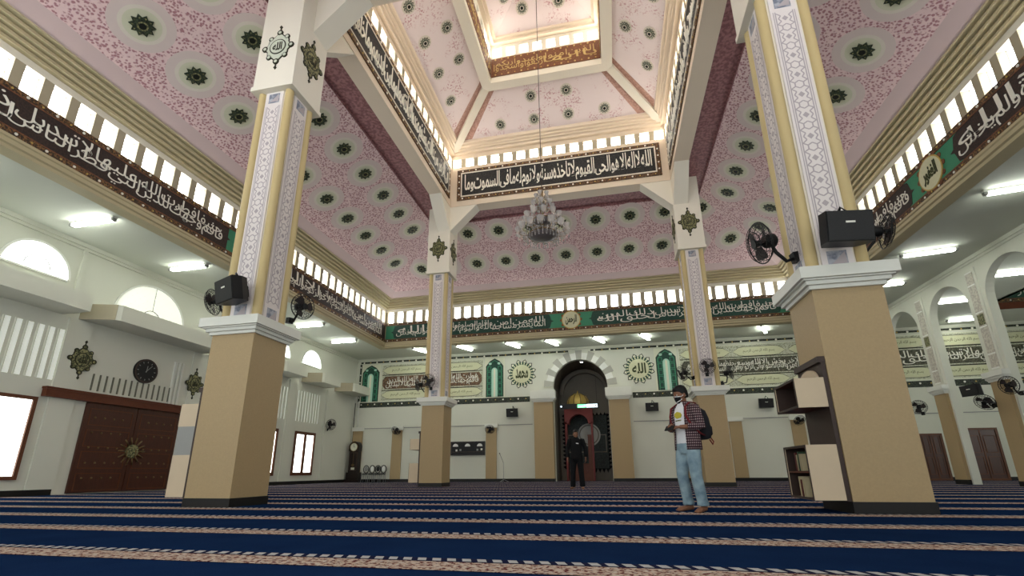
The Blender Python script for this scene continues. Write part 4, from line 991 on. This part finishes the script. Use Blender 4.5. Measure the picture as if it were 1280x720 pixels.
speaker(4.88, -5.80, 3.62, R_(8), R_(10), 'black loudspeaker on the pillar with the open book case', .60, .42, .30, (0, .12, 0))
speaker(-3.55, 12.45, 3.52, 0, R_(10), 'black wall loudspeaker right of the wall board, before the niche arch', .62, .44, .22, (0, .09, 0))
speaker(3.66, 12.45, 3.58, 0, R_(10), 'black wall loudspeaker between the niche arch and the man', .62, .42, .22, (0, .09, 0))
speaker(8.95, 12.42, 3.58, R_(3), R_(10), 'black wall loudspeaker left of the open book case', .64, .44, .22, (0, .09, 0))
speaker(-8.25, 12.45, 3.42, 0, R_(10), 'black wall loudspeaker half hidden by the slim far pillar', .62, .46, .22, (0, .09, 0))
speaker(12.66, 5.15, 2.86, R_(-75), R_(5), 'black loudspeaker on the arcade pier', .55, .34, .24, (0, .13, 0))

# ================================================================== BOOK CASES ON THE PILLARS
def bookcase(x, y, label, mid, plain_case=False):
    r = root('book_case', label, 'book case', (x, y, 0), 0, 'open book cases fixed to the pillars')
    m = MB(); m.box(-.05, 0, -.42, .42, .14, 1.97, 'darkwood'); m.build('back_board', r)
    for nm, z0, z1 in (('lower_box', .15, .83), ('upper_box', 1.31, 1.70)):
        m = MB()
        for s in (-1, 1): m.box(-.41, -.05, s*.40-.012, s*.40+.012, z0, z1, 'stonelight')
        m.box(-.41, -.05, -.388, .388, z0, z0+.022, 'brownwood'); m.box(-.41, -.05, -.388, .388, z1-.022, z1, 'brownwood')
        for s in (-1, 1): m.box(-.40, -.05, s*.384-.004, s*.384+.004, z0+.02, z1-.02, 'darkwood')
        if z1-z0 > .5: m.box(-.40, -.05, -.388, .388, (z0+z1)/2-.01, (z0+z1)/2+.01, 'brownwood')
        for s in (-1, 1): m.box(-.416, -.41, s*.40-.014, s*.40+.014, z0, z1, 'darkwood')
        m.box(-.416, -.41, -.4, .4, z1-.03, z1, 'darkwood'); m.box(-.416, -.41, -.4, .4, z0, z0+.03, 'darkwood'); m.build(nm, r)
    m = MB(); m.box(-.09, -.0, -.43, .43, 1.90, 1.98, 'darkwood'); m.build('top_rail', r)
    n = 14; m = MB(); m.prism([(.30*cos(pi*i/n), 1.70+.16*sin(pi*i/n)) for i in range(n+1)], -.09, -.055, 'stonelight', 'x'); m.build('arched_crest', r)
    if mid: m = MB(); m.box(-.40, -.05, -.41, -.385, .83, 1.31, 'grey'); m.build('middle_side_board', r)
    return r
bookcase(4.462, -4.90, 'open dark and beige book case on the big pillar nearest the arcade', False)
bookcase(-5.342, -4.90, 'beige book case on the pillar near the double door, seen from its side', True)
bookcase(-5.342, 4.90, 'small beige book case on the slim far pillar', False)
MT['bookpale'] = plain('pale_book_cover', (190, 176, 140), .7); MT['bookgreen'] = plain('green_book_cover', (60, 84, 62), .6); MT['bookred'] = plain('maroon_book_cover', (104, 50, 46), .6)
def book(x, y, z, w, d, h, mt, label, rz=0.0):
    r = root('book', label, 'book', (x, y, z), rz, 'books in the open book case')
    m = MB(); m.box(-w/2, w/2, -d/2, -d/2+.004, 0, h, mt); m.box(-w/2, w/2, d/2-.004, d/2, 0, h, mt); m.box(-w/2, -w/2+.004, -d/2, d/2, 0, h, mt); m.build('cover', r)
    m = MB(); m.box(-w/2+.004, w/2-.004, -d/2+.004, d/2-.004, .004, h-.004, 'tilecream'); m.build('pages', r)
for i, (dy, hh, mt) in enumerate(((-.31, .22, 'bookpale'), (-.26, .25, 'bookgreen'), (-.205, .21, 'bookpale'), (-.15, .24, 'bookred'))):
    book(4.16, -4.66+dy, .506, .17, .042, hh, mt, 'upright %s book, %s from the front on the upper shelf of the low box' % (['short pale', 'green', 'slim pale', 'maroon'][i], ORD[i]))
for i, (dy, hh, mt) in enumerate(((-.30, .25, 'bookpale'), (-.24, .22, 'bookred'), (-.18, .26, 'bookpale'))):
    book(4.16, -4.66+dy, .174, .18, .045, hh, mt, 'upright %s book, %s from the front on the bottom shelf' % (['pale', 'maroon', 'tall pale'][i], ORD[i]))

# ================================================================== THINGS ALONG THE NICHE WALL
r = root('grandfather_clock', 'tall dark grandfather clock in the far corner', 'clock', (-12.55, 12.46, 0))
MT['clockwood'] = plain('black_brown_wood', (34, 24, 20), .35)
m = MB(); m.box(-.42, .42, -.2, .2, 0, .12, 'clockwood'); m.box(-.36, .36, -.18, .2, .12, .52, 'clockwood'); m.build('plinth', r)
m = MB(); m.box(-.27, .27, -.15, .18, .52, 1.68, 'clockwood'); m.frame_box(-.24, .24, .60, 1.60, .05, -.17, -.15, 'darkwood'); m.build('trunk', r)
m = MB(); m.prism([(-.30, 1.66), (.30, 1.66), (.30, 1.88)]+[(.31*cos(pi*i/16), 1.88+.31*sin(pi*i/16)) for i in range(17)]+[(-.30, 1.88)], -.18, .18, 'clockwood'); m.build('hood', r)
m = MB(); m.disc(.215, -.195, -.18, 'tilecream', 28, (0, 1.88)); m.ring(.205, .245, -.20, 'brass', 28, (0, 1.88)); m.box(-.008, .008, -.202, -.195, 1.88, 2.03, 'black'); m.box(0, .10, -.202, -.195, 1.873, 1.887, 'black'); m.build('dial', r)
m = MB(); m.tube([(0, -.155, 1.55), (0, -.155, .95)], .012, 6, 'brass'); m.disc(.08, -.17, -.155, 'brass', 18, (0, .9)); m.build('pendulum', r)
m = MB(); m.box(-.10, .12, -.178, -.172, .66, .78, 'tilecream'); m.build('paper_note', r)
def chair(x, label, mt):
    r = root('small_chair', label, 'chair', (x, 12.40, 0), R_(4), 'small chairs by the far corner')
    n = 20; bk = [(.15*cos(2*pi*i/n), .14, .68+.20*sin(2*pi*i/n)) for i in range(n+1)]
    m = MB(); m.tube(bk, .022, 7, 'black', caps=False); m.build('back_frame', r)
    m = MB(); m.prism([(.10*cos(2*pi*i/n), .70+.14*sin(2*pi*i/n)) for i in range(n)], .13, .15, mt); m.build('back_pad', r)
    m = MB(); m.lathe([(.15, .40), (.16, .42), (.15, .45), (.0, .46)], 18, 'black'); m.build('seat', r)
    for sx in (-1, 1):
        for sy in (-1, 1): m = MB(); m.tube([(sx*.10, sy*.10, .41), (sx*.14, sy*.14, 0)], .013, 6, 'steel'); m.build('leg', r)
    for sx in (-1, 1): m = MB(); m.tube([(sx*.11, .11, .42), (sx*.10, .14, .53)], .012, 6, 'black'); m.build('back_post', r)
chair(-11.84, 'small round-backed chair beside the grandfather clock', 'grey'); chair(-11.47, 'small round-backed chair with pale pad, second from the grandfather clock', 'white')
chair(-11.13, 'small round-backed chair with black pad, third from the grandfather clock', 'black'); chair(-10.79, 'small round-backed chair with pale pad, farthest from the grandfather clock', 'white')
r = root('wall_board', 'dark framed wall board with three white half-round badges', 'wall board', (-6.05, YB, 1.38))
m = MB(); m.box(-.93, .93, -.10, 0, 0, .68, 'black'); m.build('board', r)
m = MB(); m.frame_box(-.95, .95, -.02, .70, .06, -.13, 0, 'clockwood'); m.box(-.9, .9, -.12, -.1, .14, .17, 'darkwood'); m.build('frame', r)
for i, x in enumerate((-.68, 0, .68)):
    m = MB(); m.prism([(x+.15*cos(pi*j/12), .44+.15*sin(pi*j/12)) for j in range(13)], -.125, -.10, 'white'); m.build('badge', r)
m = MB()
for x, z, mt in ((-.62, .24, 'ink'), (-.40, .26, 'grey'), (.55, .26, 'grey'), (.78, .28, 'ink')): m.box(x-.05, x+.05, -.106, -.10, z-.05, z+.05, mt)
m.build('small_marks', r)
r = root('microphone_stand', 'thin microphone stand by the niche wall, left of the prayer niche', 'microphone stand', (-3.98, 12.28, 0))
m = MB()
for k in range(3): a = 2*pi*k/3; m.tube([(0, 0, .12), (.26*cos(a), .26*sin(a), .012)], .010, 6, 'steel')
m.build('tripod_base', r)
m = MB(); m.tube([(0, 0, .02), (0, 0, .95)], .012, 8, 'steel'); m.build('pole', r)
m = MB(); m.tube([(0, 0, .93), (-.17, -.05, 1.36)], .009, 6, 'black'); m.build('boom', r)
m = MB(); m.tube([(-.17, -.05, 1.36), (-.20, -.06, 1.44)], [.016, .026], 8, 'black'); m.build('microphone', r)

# ================================================================== CHANDELIER
r = root('chandelier', 'three-tier crystal chandelier hanging on a long rod under the lantern', 'chandelier', (.03, 0, 6.8))
m = MB(); m.tube([(0, 0, 1.7), (0, 0, 11.0)], .011, 6, 'darkwood'); m.build('hanging_rod', r)
m = MB(); m.lathe([(.0, 0.22), (.05, .26), (.03, .6), (.06, .75), (.03, .9), (.05, 1.2), (.09, 1.32), (.03, 1.5), (.05, 1.72), (.0, 1.86)], 14, 'brass'); m.build('stem', r)
def bowl(R, z, h):
    m = MB(); m.lathe([(R, z), (R*1.02, z+.02), (R, z+.03), (R*.94, z-.01), (R*.6, z-h*.7), (.03, z-h)], 30, 'smoked'); o = m.build('glass_bowl', r)
    m = MB(); m.tube([(R*1.01*cos(2*pi*i/30), R*1.01*sin(2*pi*i/30), z+.015) for i in range(31)], .018, 6, 'brass', caps=False); m.build('rim', o)
MT['smoked'] = plain('frosted_grey_glass', (118, 110, 110), .3, spec=.6)
bowl(.43, .28, .10); bowl(.30, .74, .09); bowl(.13, 1.24, .08)
def cup(R, z, a, s):
    x, y = R*cos(a), R*sin(a)
    m = MB(); m.tube([(.05*cos(a), .05*sin(a), z+.02), (R*.5*cos(a), R*.5*sin(a), z-.08*s/.1), (R*.92*cos(a), R*.92*sin(a), z-.06), (x, y, z)], .009, 5, 'brass'); o = m.build('arm', r)
    m = MB(); n = 10; vs = []
    for k, (q, dz) in enumerate(((.2, 0), (.75, .03), (1.0, .10), (1.12, .18))):
        for i in range(n): t = 2*pi*i/n; w = q*s*(1+.12*(i % 2)*(k == 3)); vs.append((x+w*cos(t), y+w*sin(t), z+dz*s/.1))
    m.add(vs, [(k*n+i, k*n+(i+1) % n, (k+1)*n+(i+1) % n, (k+1)*n+i) for k in range(3) for i in range(n)], 'crystal', True); m.build('glass_shade', o)
    m = MB()
    for i in range(3):
        t = a+(i-1)*.8; m.lathe([(0, -.10), (.016, -.06), (.010, -.02), (0, 0)], 6, 'crystal', (x+s*.8*cos(t), y+s*.8*sin(t), z-.01))
    m.build('drops', o)
for n, R, z, s in ((14, .70, .34, .095), (11, .50, .78, .085), (7, .30, 1.20, .07), (5, .17, 1.55, .06)):
    for i in range(n): cup(R, z, 2*pi*(i+.3*(n % 3))/n, s)
def swag(R, z, n, L):
    m = MB()
    for i in range(n):
        a = 2*pi*i/n
        for k in range(3): m.ball((R*cos(a), R*sin(a), z-k*L), (.018, .018, .028), 'crystal', 6, 4)
    m.build('crystal_fringe', r)
swag(.46, .24, 26, .06); swag(.33, .70, 20, .06); swag(.56, .28, 26, .055); swag(.16, 1.30, 12, .06)
# ================================================================== PEOPLE
def finish(mb, name, parent, voxel, smooth=3, mt=None):
    """close the overlapping lofts into one continuous skin"""
    o = mb.build(name, parent)
    a = o.modifiers.new('r', 'REMESH'); a.mode = 'VOXEL'; a.voxel_size = voxel
    b = o.modifiers.new('s', 'SMOOTH'); b.factor = .5; b.iterations = smooth
    bpy.context.view_layer.update(); dg = bpy.context.evaluated_depsgraph_get()
    me = bpy.data.meshes.new_from_object(o.evaluated_get(dg)); o.modifiers.clear(); old = o.data; o.data = me; bpy.data.meshes.remove(old)
    me.materials.clear(); me.materials.append(MT[mt]); me.polygons.foreach_set('use_smooth', [True]*len(me.polygons)); me.name = name
    return o
def loft(m, secs, mt, n=20, a0=0.0, a1=2*pi, thick=0.0):
    """horizontal ellipse sections (cx,cy,z,rx,ry); an open arc becomes a sheet with thickness"""
    full = abs(a1-a0-2*pi) < 1e-6; k = n if full else n+1
    def ringv(t): return [(cx+(rx-t)*cos(a0+(a1-a0)*j/n), cy+(ry-t)*sin(a0+(a1-a0)*j/n), z) for cx, cy, z, rx, ry in secs for j in range(k)]
    S = len(secs); q = [(i*k+j, i*k+(j+1) % k, (i+1)*k+(j+1) % k, (i+1)*k+j) for i in range(S-1) for j in range(n)]
    if full: m.add(ringv(0), q+[tuple(range(k-1, -1, -1)), tuple(range((S-1)*k, S*k))], mt, True); return
    o = S*k; f = q+[tuple(o+i for i in reversed(t)) for t in q]
    for i in range(S-1):
        for j in (0, k-1): f.append((i*k+j, (i+1)*k+j, o+(i+1)*k+j, o+i*k+j))
    for i in (0, S-1):
        for j in range(n): f.append((i*k+j, i*k+j+1, o+i*k+j+1, o+i*k+j))
    m.add(ringv(0)+ringv(thick), f, mt, True)
def hand(m, wrist, direction, palm_n, curl, side):
    """palm, thumb and four fingers; direction = along the hand, palm_n = out of the palm, side = towards the thumb"""
    w = Vector(wrist); d = Vector(direction).normalized(); n = Vector(palm_n); n = (n-d*n.dot(d)).normalized(); s = d.cross(n).normalized()*side
    m.tube([w-d*.02, w+d*.02, w+d*.05, w+d*.085], [.026, .034, .040, .036], 10, 'skin', sq=.55)
    for i, L in enumerate((.072, .082, .076, .060)):
        b = w+d*.082+s*(.030-.020*i); c = curl*(1+.05*i); p = [b-d*.03, b]; a = 0.0
        for k in (.45, .32, .23): a += c; p.append(p[-1]+(d*cos(a)+n*sin(a))*L*k)
        m.tube(p, [.010, .0098, .0088, .0080, .0066], 8, 'skin')
    b = w+d*.022+s*.028; m.tube([b-s*.015, b, b+d*.028+s*.020+n*.010, b+d*.055+s*.022+n*.026], [.013, .0125, .0105, .0085], 8, 'skin')
def head(m, T):
    m.T = T                                                      # origin at the base of the skull, facing -Y
    loft(m, [(0, -.052, -.075, .022, .020), (0, -.046, -.062, .046, .044), (0, -.026, -.03, .062, .068), (0, -.012, .02, .071, .086), (0, -.004, .065, .074, .094), (0, .002, .10, .071, .090), (0, .004, .13, .056, .072), (0, .004, .150, .028, .040), (0, .004, .155, .004, .006)], 'skin', 22)
    m.ball((0, -.102, .008), (.015, .020, .015), 'skin', 10, 6); m.tube([(0, -.088, .045), (0, -.104, .012)], [.009, .013], 8, 'skin')
    m.tube([(-.04, -.080, .058), (0, -.090, .054), (.04, -.080, .058)], .010, 8, 'skin'); m.ball((0, -.084, -.034), (.024, .014, .010), 'skin', 10, 6)
    for s in (-1, 1): m.ball((s*.074, .006, .015), (.012, .022, .032), 'skin', 10, 6); m.ball((s*.042, -.066, .012), (.020, .018, .018), 'skin', 8, 6)
    m.T = Matrix.Identity(4)
def eyes(parent, T):
    for s in (-1, 1):
        m = MB(); m.T = T; m.ball((s*.032, -.082, .036), (.013, .008, .008), 'tilecream', 8, 6); m.ball((s*.032, -.0895, .036), (.006, .004, .006), 'hair', 8, 6); m.build('eye', parent)
def hair(parent, T, down=.0):
    m = MB(); m.T = T
    loft(m, [(0, .028, -.03-down, .058, .066), (0, .022, .01, .077, .080), (0, .010, .06, .081, .096), (0, .004, .10, .079, .099), (0, .004, .135, .066, .084), (0, .004, .162, .034, .046), (0, .004, .168, .004, .006)], 'hair', 22)
    m.ball((.0, -.066, .112), (.055, .034, .028), 'hair', 12, 6); return finish(m, 'hair', parent, .008, 2, 'hair')
def leg_path(hip, knee, ankle): return [hip, tuple((a+b)/2 for a, b in zip(hip, knee)), knee, tuple(a*.6+b*.4 for a, b in zip(knee, ankle)), ankle]
def foot(m, ankle, ang, mt, bare=True):
    a = Vector(ankle); d = Vector((sin(ang), -cos(ang), 0)); s = Vector((cos(ang), sin(ang), 0))
    g = Vector((a.x, a.y, 0)); up = Vector((0, 0, 1))
    m.tube([a+up*.02, g-d*.035+up*.045], [.040, .040], 10, mt)
    m.tube([g-d*.065+up*.034, g-d*.02+up*.040, g+d*.06+up*.036, g+d*.125+up*.024, g+d*.165+up*.019], [.024, .036, .040, .040, .026], 12, mt, sq=.8)
    if bare:
        for i in range(5): b = g+d*(.155-.010*i)+s*(-.030+.015*i); m.tube([b+up*.016, b+d*.024+up*.014], [.0105, .009], 7, mt)

# ---- man with the backpack
W = root('person', 'man in open plaid shirt, white tee and jeans, wearing a face mask and backpack', 'person', (2.62, -5.26, 0), radians(-54))
HT_ = Matrix.Translation((0, -.015, 1.515)) @ Matrix.Rotation(radians(-14), 4, 'Z') @ Matrix.Rotation(radians(14), 4, 'X')
HIP = .845
legs = [((-.085, 0, HIP), (-.105, -.045, .47), (-.125, .03, .085)), ((.085, .0, HIP), (.115, -.02, .47), (.120, .04, .085))]
shL, elL, wrL = (.185, .01, 1.345), (.255, .035, 1.09), (.085, -.185, 1.085)
shR, elR, wrR = (-.185, .01, 1.345), (-.265, .02, 1.10), (-.105, -.20, 1.065)
m = MB(); head(m, HT_)
m.tube([(0, .0, 1.34), (0, -.005, 1.42), (0, -.012, 1.50)], [.062, .054, .056], 14, 'skin')
loft(m, [(0, 0, .80, .155, .105), (0, 0, .88, .160, .110), (0, 0, 1.0, .140, .098), (0, 0, 1.15, .150, .105), (0, 0, 1.28, .165, .105), (0, .005, 1.36, .150, .080), (0, .005, 1.40, .070, .05)], 'skin', 22)
for h, k, a in legs: m.tube(leg_path(h, k, a), [.085, .075, .055, .056, .038], 14, 'skin')
foot(m, legs[0][2], radians(-14), 'skin'); foot(m, legs[1][2], radians(16), 'skin')
for s, e, w in ((shL, elL, wrL), (shR, elR, wrR)):
    m.tube([s, tuple((a+b)/2 for a, b in zip(s, e)), e, tuple((a*.6+b*.4) for a, b in zip(e, w)), w], [.052, .046, .038, .038, .027], 12, 'skin')
hand(m, wrL, Vector((-.10, -.06, .0)), Vector((-.2, .1, -.9)), .5, 1); hand(m, wrR, Vector((.10, -.06, .01)), Vector((.2, .1, .9)), .5, -1)
finish(m, 'body', W, .0055, 2, 'skin')
eyes(W, HT_); hair(W, HT_)
m = MB(); m.T = HT_
loft(m, [(0, -.050, -.082, .026, .030), (0, -.044, -.064, .052, .054), (0, -.026, -.03, .069, .082), (0, -.016, .005, .072, .096), (0, -.014, .026, .050, .106)], 'maskblack', 20, -pi/2-1.15, -pi/2+1.15, .004)
m.tube([(-.062, -.05, .0), (-.078, -.005, .02), (-.072, .03, .0)], .004, 5, 'tee'); m.tube([(.062, -.05, .0), (.078, -.005, .02), (.072, .03, .0)], .004, 5, 'tee')
for s in (-1, 1): m.tube([(s*.02, -.118, .02), (s*.052, -.088, .012), (s*.066, -.045, .004)], .006, 5, 'tee'); m.tube([(s*.012, -.104, -.06), (s*.046, -.078, -.05), (s*.064, -.04, -.03)], .006, 5, 'tee')
m.build('face_mask', W)
m = MB(); loft(m, [(0, .0, .80, .168, .118), (0, .0, .88, .170, .120), (0, 0, 1.0, .156, .114), (0, 0, 1.15, .162, .119), (0, 0, 1.28, .174, .118), (0, .004, 1.36, .150, .092), (0, .0, 1.425, .076, .066), (0, -.004, 1.435, .062, .06)], 'tee', 26); m.build('tee_shirt', W)
m = MB(); m.prism([(-.062, 1.235), (-.02, 1.205), (.05, 1.215), (.07, 1.25), (.05, 1.285), (-.01, 1.30), (-.06, 1.275)], -.1225, -.112, 'yellow'); m.prism([(-.05, 1.17), (.05, 1.175), (.05, 1.19), (-.05, 1.185)], -.1225, -.11, 'ornament'); m.build('shirt_print', W)
m = MB(); g = .52
loft(m, [(0, .012, .79, .205, .150), (0, .012, .88, .202, .146), (0, .012, 1.0, .190, .138), (0, .012, 1.15, .190, .136), (0, .012, 1.28, .197, .132), (0, .010, 1.355, .180, .108), (0, .008, 1.40, .115, .085), (0, .004, 1.445, .074, .074)], 'plaid', 30, -pi/2+g, 3*pi/2-g, .008)
for s, e, w in ((shL, elL, wrL), (shR, elR, wrR)):
    q = tuple(a*.35+b*.65 for a, b in zip(e, w)); m.tube([tuple(a*.8 for a in s[:2])+(s[2],), s, tuple((a+b)/2 for a, b in zip(s, e)), e, tuple((a+b)/2 for a, b in zip(e, q)), q], [.062, .070, .064, .056, .054, .046], 14, 'plaid')
m.build('plaid_shirt', W)
m = MB(); loft(m, [(0, .0, .74, .150, .115), (0, 0, .80, .168, .122), (0, 0, .87, .170, .122), (0, 0, .89, .165, .118)], 'denim', 22)
for h, k, a in legs:
    p = leg_path(h, k, (a[0], a[1], .10)); m.tube(p, [.098, .093, .076, .074, .066], 16, 'denim'); m.tube([(a[0], a[1], .135), (a[0], a[1], .075)], [.074, .076], 16, 'denim')
finish(m, 'jeans', W, .012, 2, 'denim')
r = root('backpack', 'dark backpack with red straps worn by the man in plaid', 'backpack', (2.62, -5.26, 0), radians(-54))
m = MB(); loft(m, [(.02, .245, .93, .10, .06), (.02, .255, .95, .140, .095), (.02, .26, 1.08, .150, .105), (.02, .25, 1.22, .140, .092), (.02, .235, 1.32, .115, .070), (.02, .225, 1.36, .06, .035)], 'bag', 24); m.build('bag_body', r)
m = MB(); loft(m, [(.02, .345, .98, .09, .02), (.02, .352, 1.0, .105, .035), (.02, .352, 1.10, .105, .035), (.02, .343, 1.13, .08, .02)], 'bag', 18); m.build('front_pocket', r)
for s in (-1, 1):
    m = MB(); m.tube([(s*.10, .20, 1.33), (s*.115, .10, 1.42), (s*.12, .0, 1.425), (s*.135, -.10, 1.36), (s*.150, -.125, 1.24), (s*.185, -.07, 1.10), (s*.195, .06, 1.0), (s*.13, .20, .98)], .017, 8, 'bagred', sq=.5); m.build('shoulder_strap', r)
m = MB(); m.tube([(.09, .33, .97), (.12, .36, .90), (.13, .33, .86), (.10, .31, .93)], .009, 6, 'bagred'); m.build('hanging_strap', r)
r = root('phone', 'small black phone held in both hands by the man in plaid', 'phone', (2.62, -5.26, 0), radians(-54))
m = MB(); m.T = Matrix.Translation((-.012, -.275, 1.075)) @ Matrix.Rotation(radians(-35), 4, 'X'); m.box(-.078, .078, -.005, .005, -.038, .038, 'black'); m.build('case', r)
m = MB(); m.T = Matrix.Translation((-.012, -.275, 1.075)) @ Matrix.Rotation(radians(-35), 4, 'X'); m.box(-.070, .070, .005, .006, -.033, .033, 'grille'); m.build('screen', r)

# ---- person in black
B = root('person', 'person dressed all in black standing before the prayer niche', 'person', (.50, 2.83, 0), radians(-6))
s0 = 1.06
HB = Matrix.Translation((0, -.01, 1.605)) @ Matrix.Rotation(radians(16), 4, 'Z') @ Matrix.Rotation(radians(8), 4, 'X')
legs = [((-.095, 0, .90), (-.125, -.05, .49), (-.15, .02, .09)), ((.095, 0, .90), (.125, -.03, .49), (.15, -.02, .09))]
arms = [((.20, 0, 1.43), (.285, .035, 1.15), (.285, -.03, .90)), ((-.20, 0, 1.43), (-.29, .03, 1.15), (-.27, -.05, .90))]
m = MB(); head(m, HB); m.tube([(0, 0, 1.42), (0, -.004, 1.51), (0, -.01, 1.59)], [.062, .055, .057], 14, 'skin')
loft(m, [(0, 0, .86, .16, .11), (0, 0, .94, .165, .112), (0, 0, 1.08, .145, .10), (0, 0, 1.22, .16, .11), (0, 0, 1.36, .18, .11), (0, .005, 1.44, .16, .085), (0, .005, 1.48, .07, .05)], 'skin', 22)
for h, k, a in legs: m.tube(leg_path(h, k, a), [.088, .078, .057, .058, .040], 14, 'skin')
foot(m, legs[0][2], radians(-12), 'skin'); foot(m, legs[1][2], radians(14), 'skin')
for s, e, w in arms: m.tube([s, tuple((a+b)/2 for a, b in zip(s, e)), e, tuple((a*.6+b*.4) for a, b in zip(e, w)), w], [.054, .048, .040, .040, .028], 12, 'skin')
hand(m, arms[0][2], Vector((0, -.05, -1)), Vector((-1, 0, 0)), .32, -1); hand(m, arms[1][2], Vector((.02, -.06, -1)), Vector((1, 0, 0)), .32, 1)
finish(m, 'body', B, .0055, 2, 'skin'); eyes(B, HB); hair(B, HB)
m = MB(); loft(m, [(0, 0, .83, .19, .135), (0, 0, .94, .186, .132), (0, 0, 1.08, .17, .122), (0, 0, 1.22, .182, .126), (0, 0, 1.36, .198, .124), (0, .004, 1.44, .176, .098), (0, .002, 1.50, .085, .078), (0, 0, 1.535, .070, .070)], 'cloth_black', 26)
for s, e, w in arms: m.tube([(s[0]*.7, s[1], s[2]), s, tuple((a+b)/2 for a, b in zip(s, e)), e, tuple((a*.5+b*.5) for a, b in zip(e, w)), tuple(a*.1+b*.9 for a, b in zip(e, w))], [.07, .076, .070, .062, .058, .052], 14, 'cloth_black')
m.build('black_jacket', B)
m = MB(); m.prism([(.02, 1.33), (.10, 1.315), (.10, 1.335), (.06, 1.352), (.02, 1.35)], -.127, -.110, 'tee'); m.build('chest_emblem', B, label='small white chest emblem')
m = MB(); loft(m, [(0, 0, .80, .16, .12), (0, 0, .87, .178, .128), (0, 0, .94, .176, .126)], 'cloth_black', 22)
for h, k, a in legs: m.tube(leg_path(h, k, (a[0], a[1], .06)), [.102, .098, .084, .082, .078], 16, 'cloth_black')
finish(m, 'black_trousers', B, .012, 2, 'cloth_black')
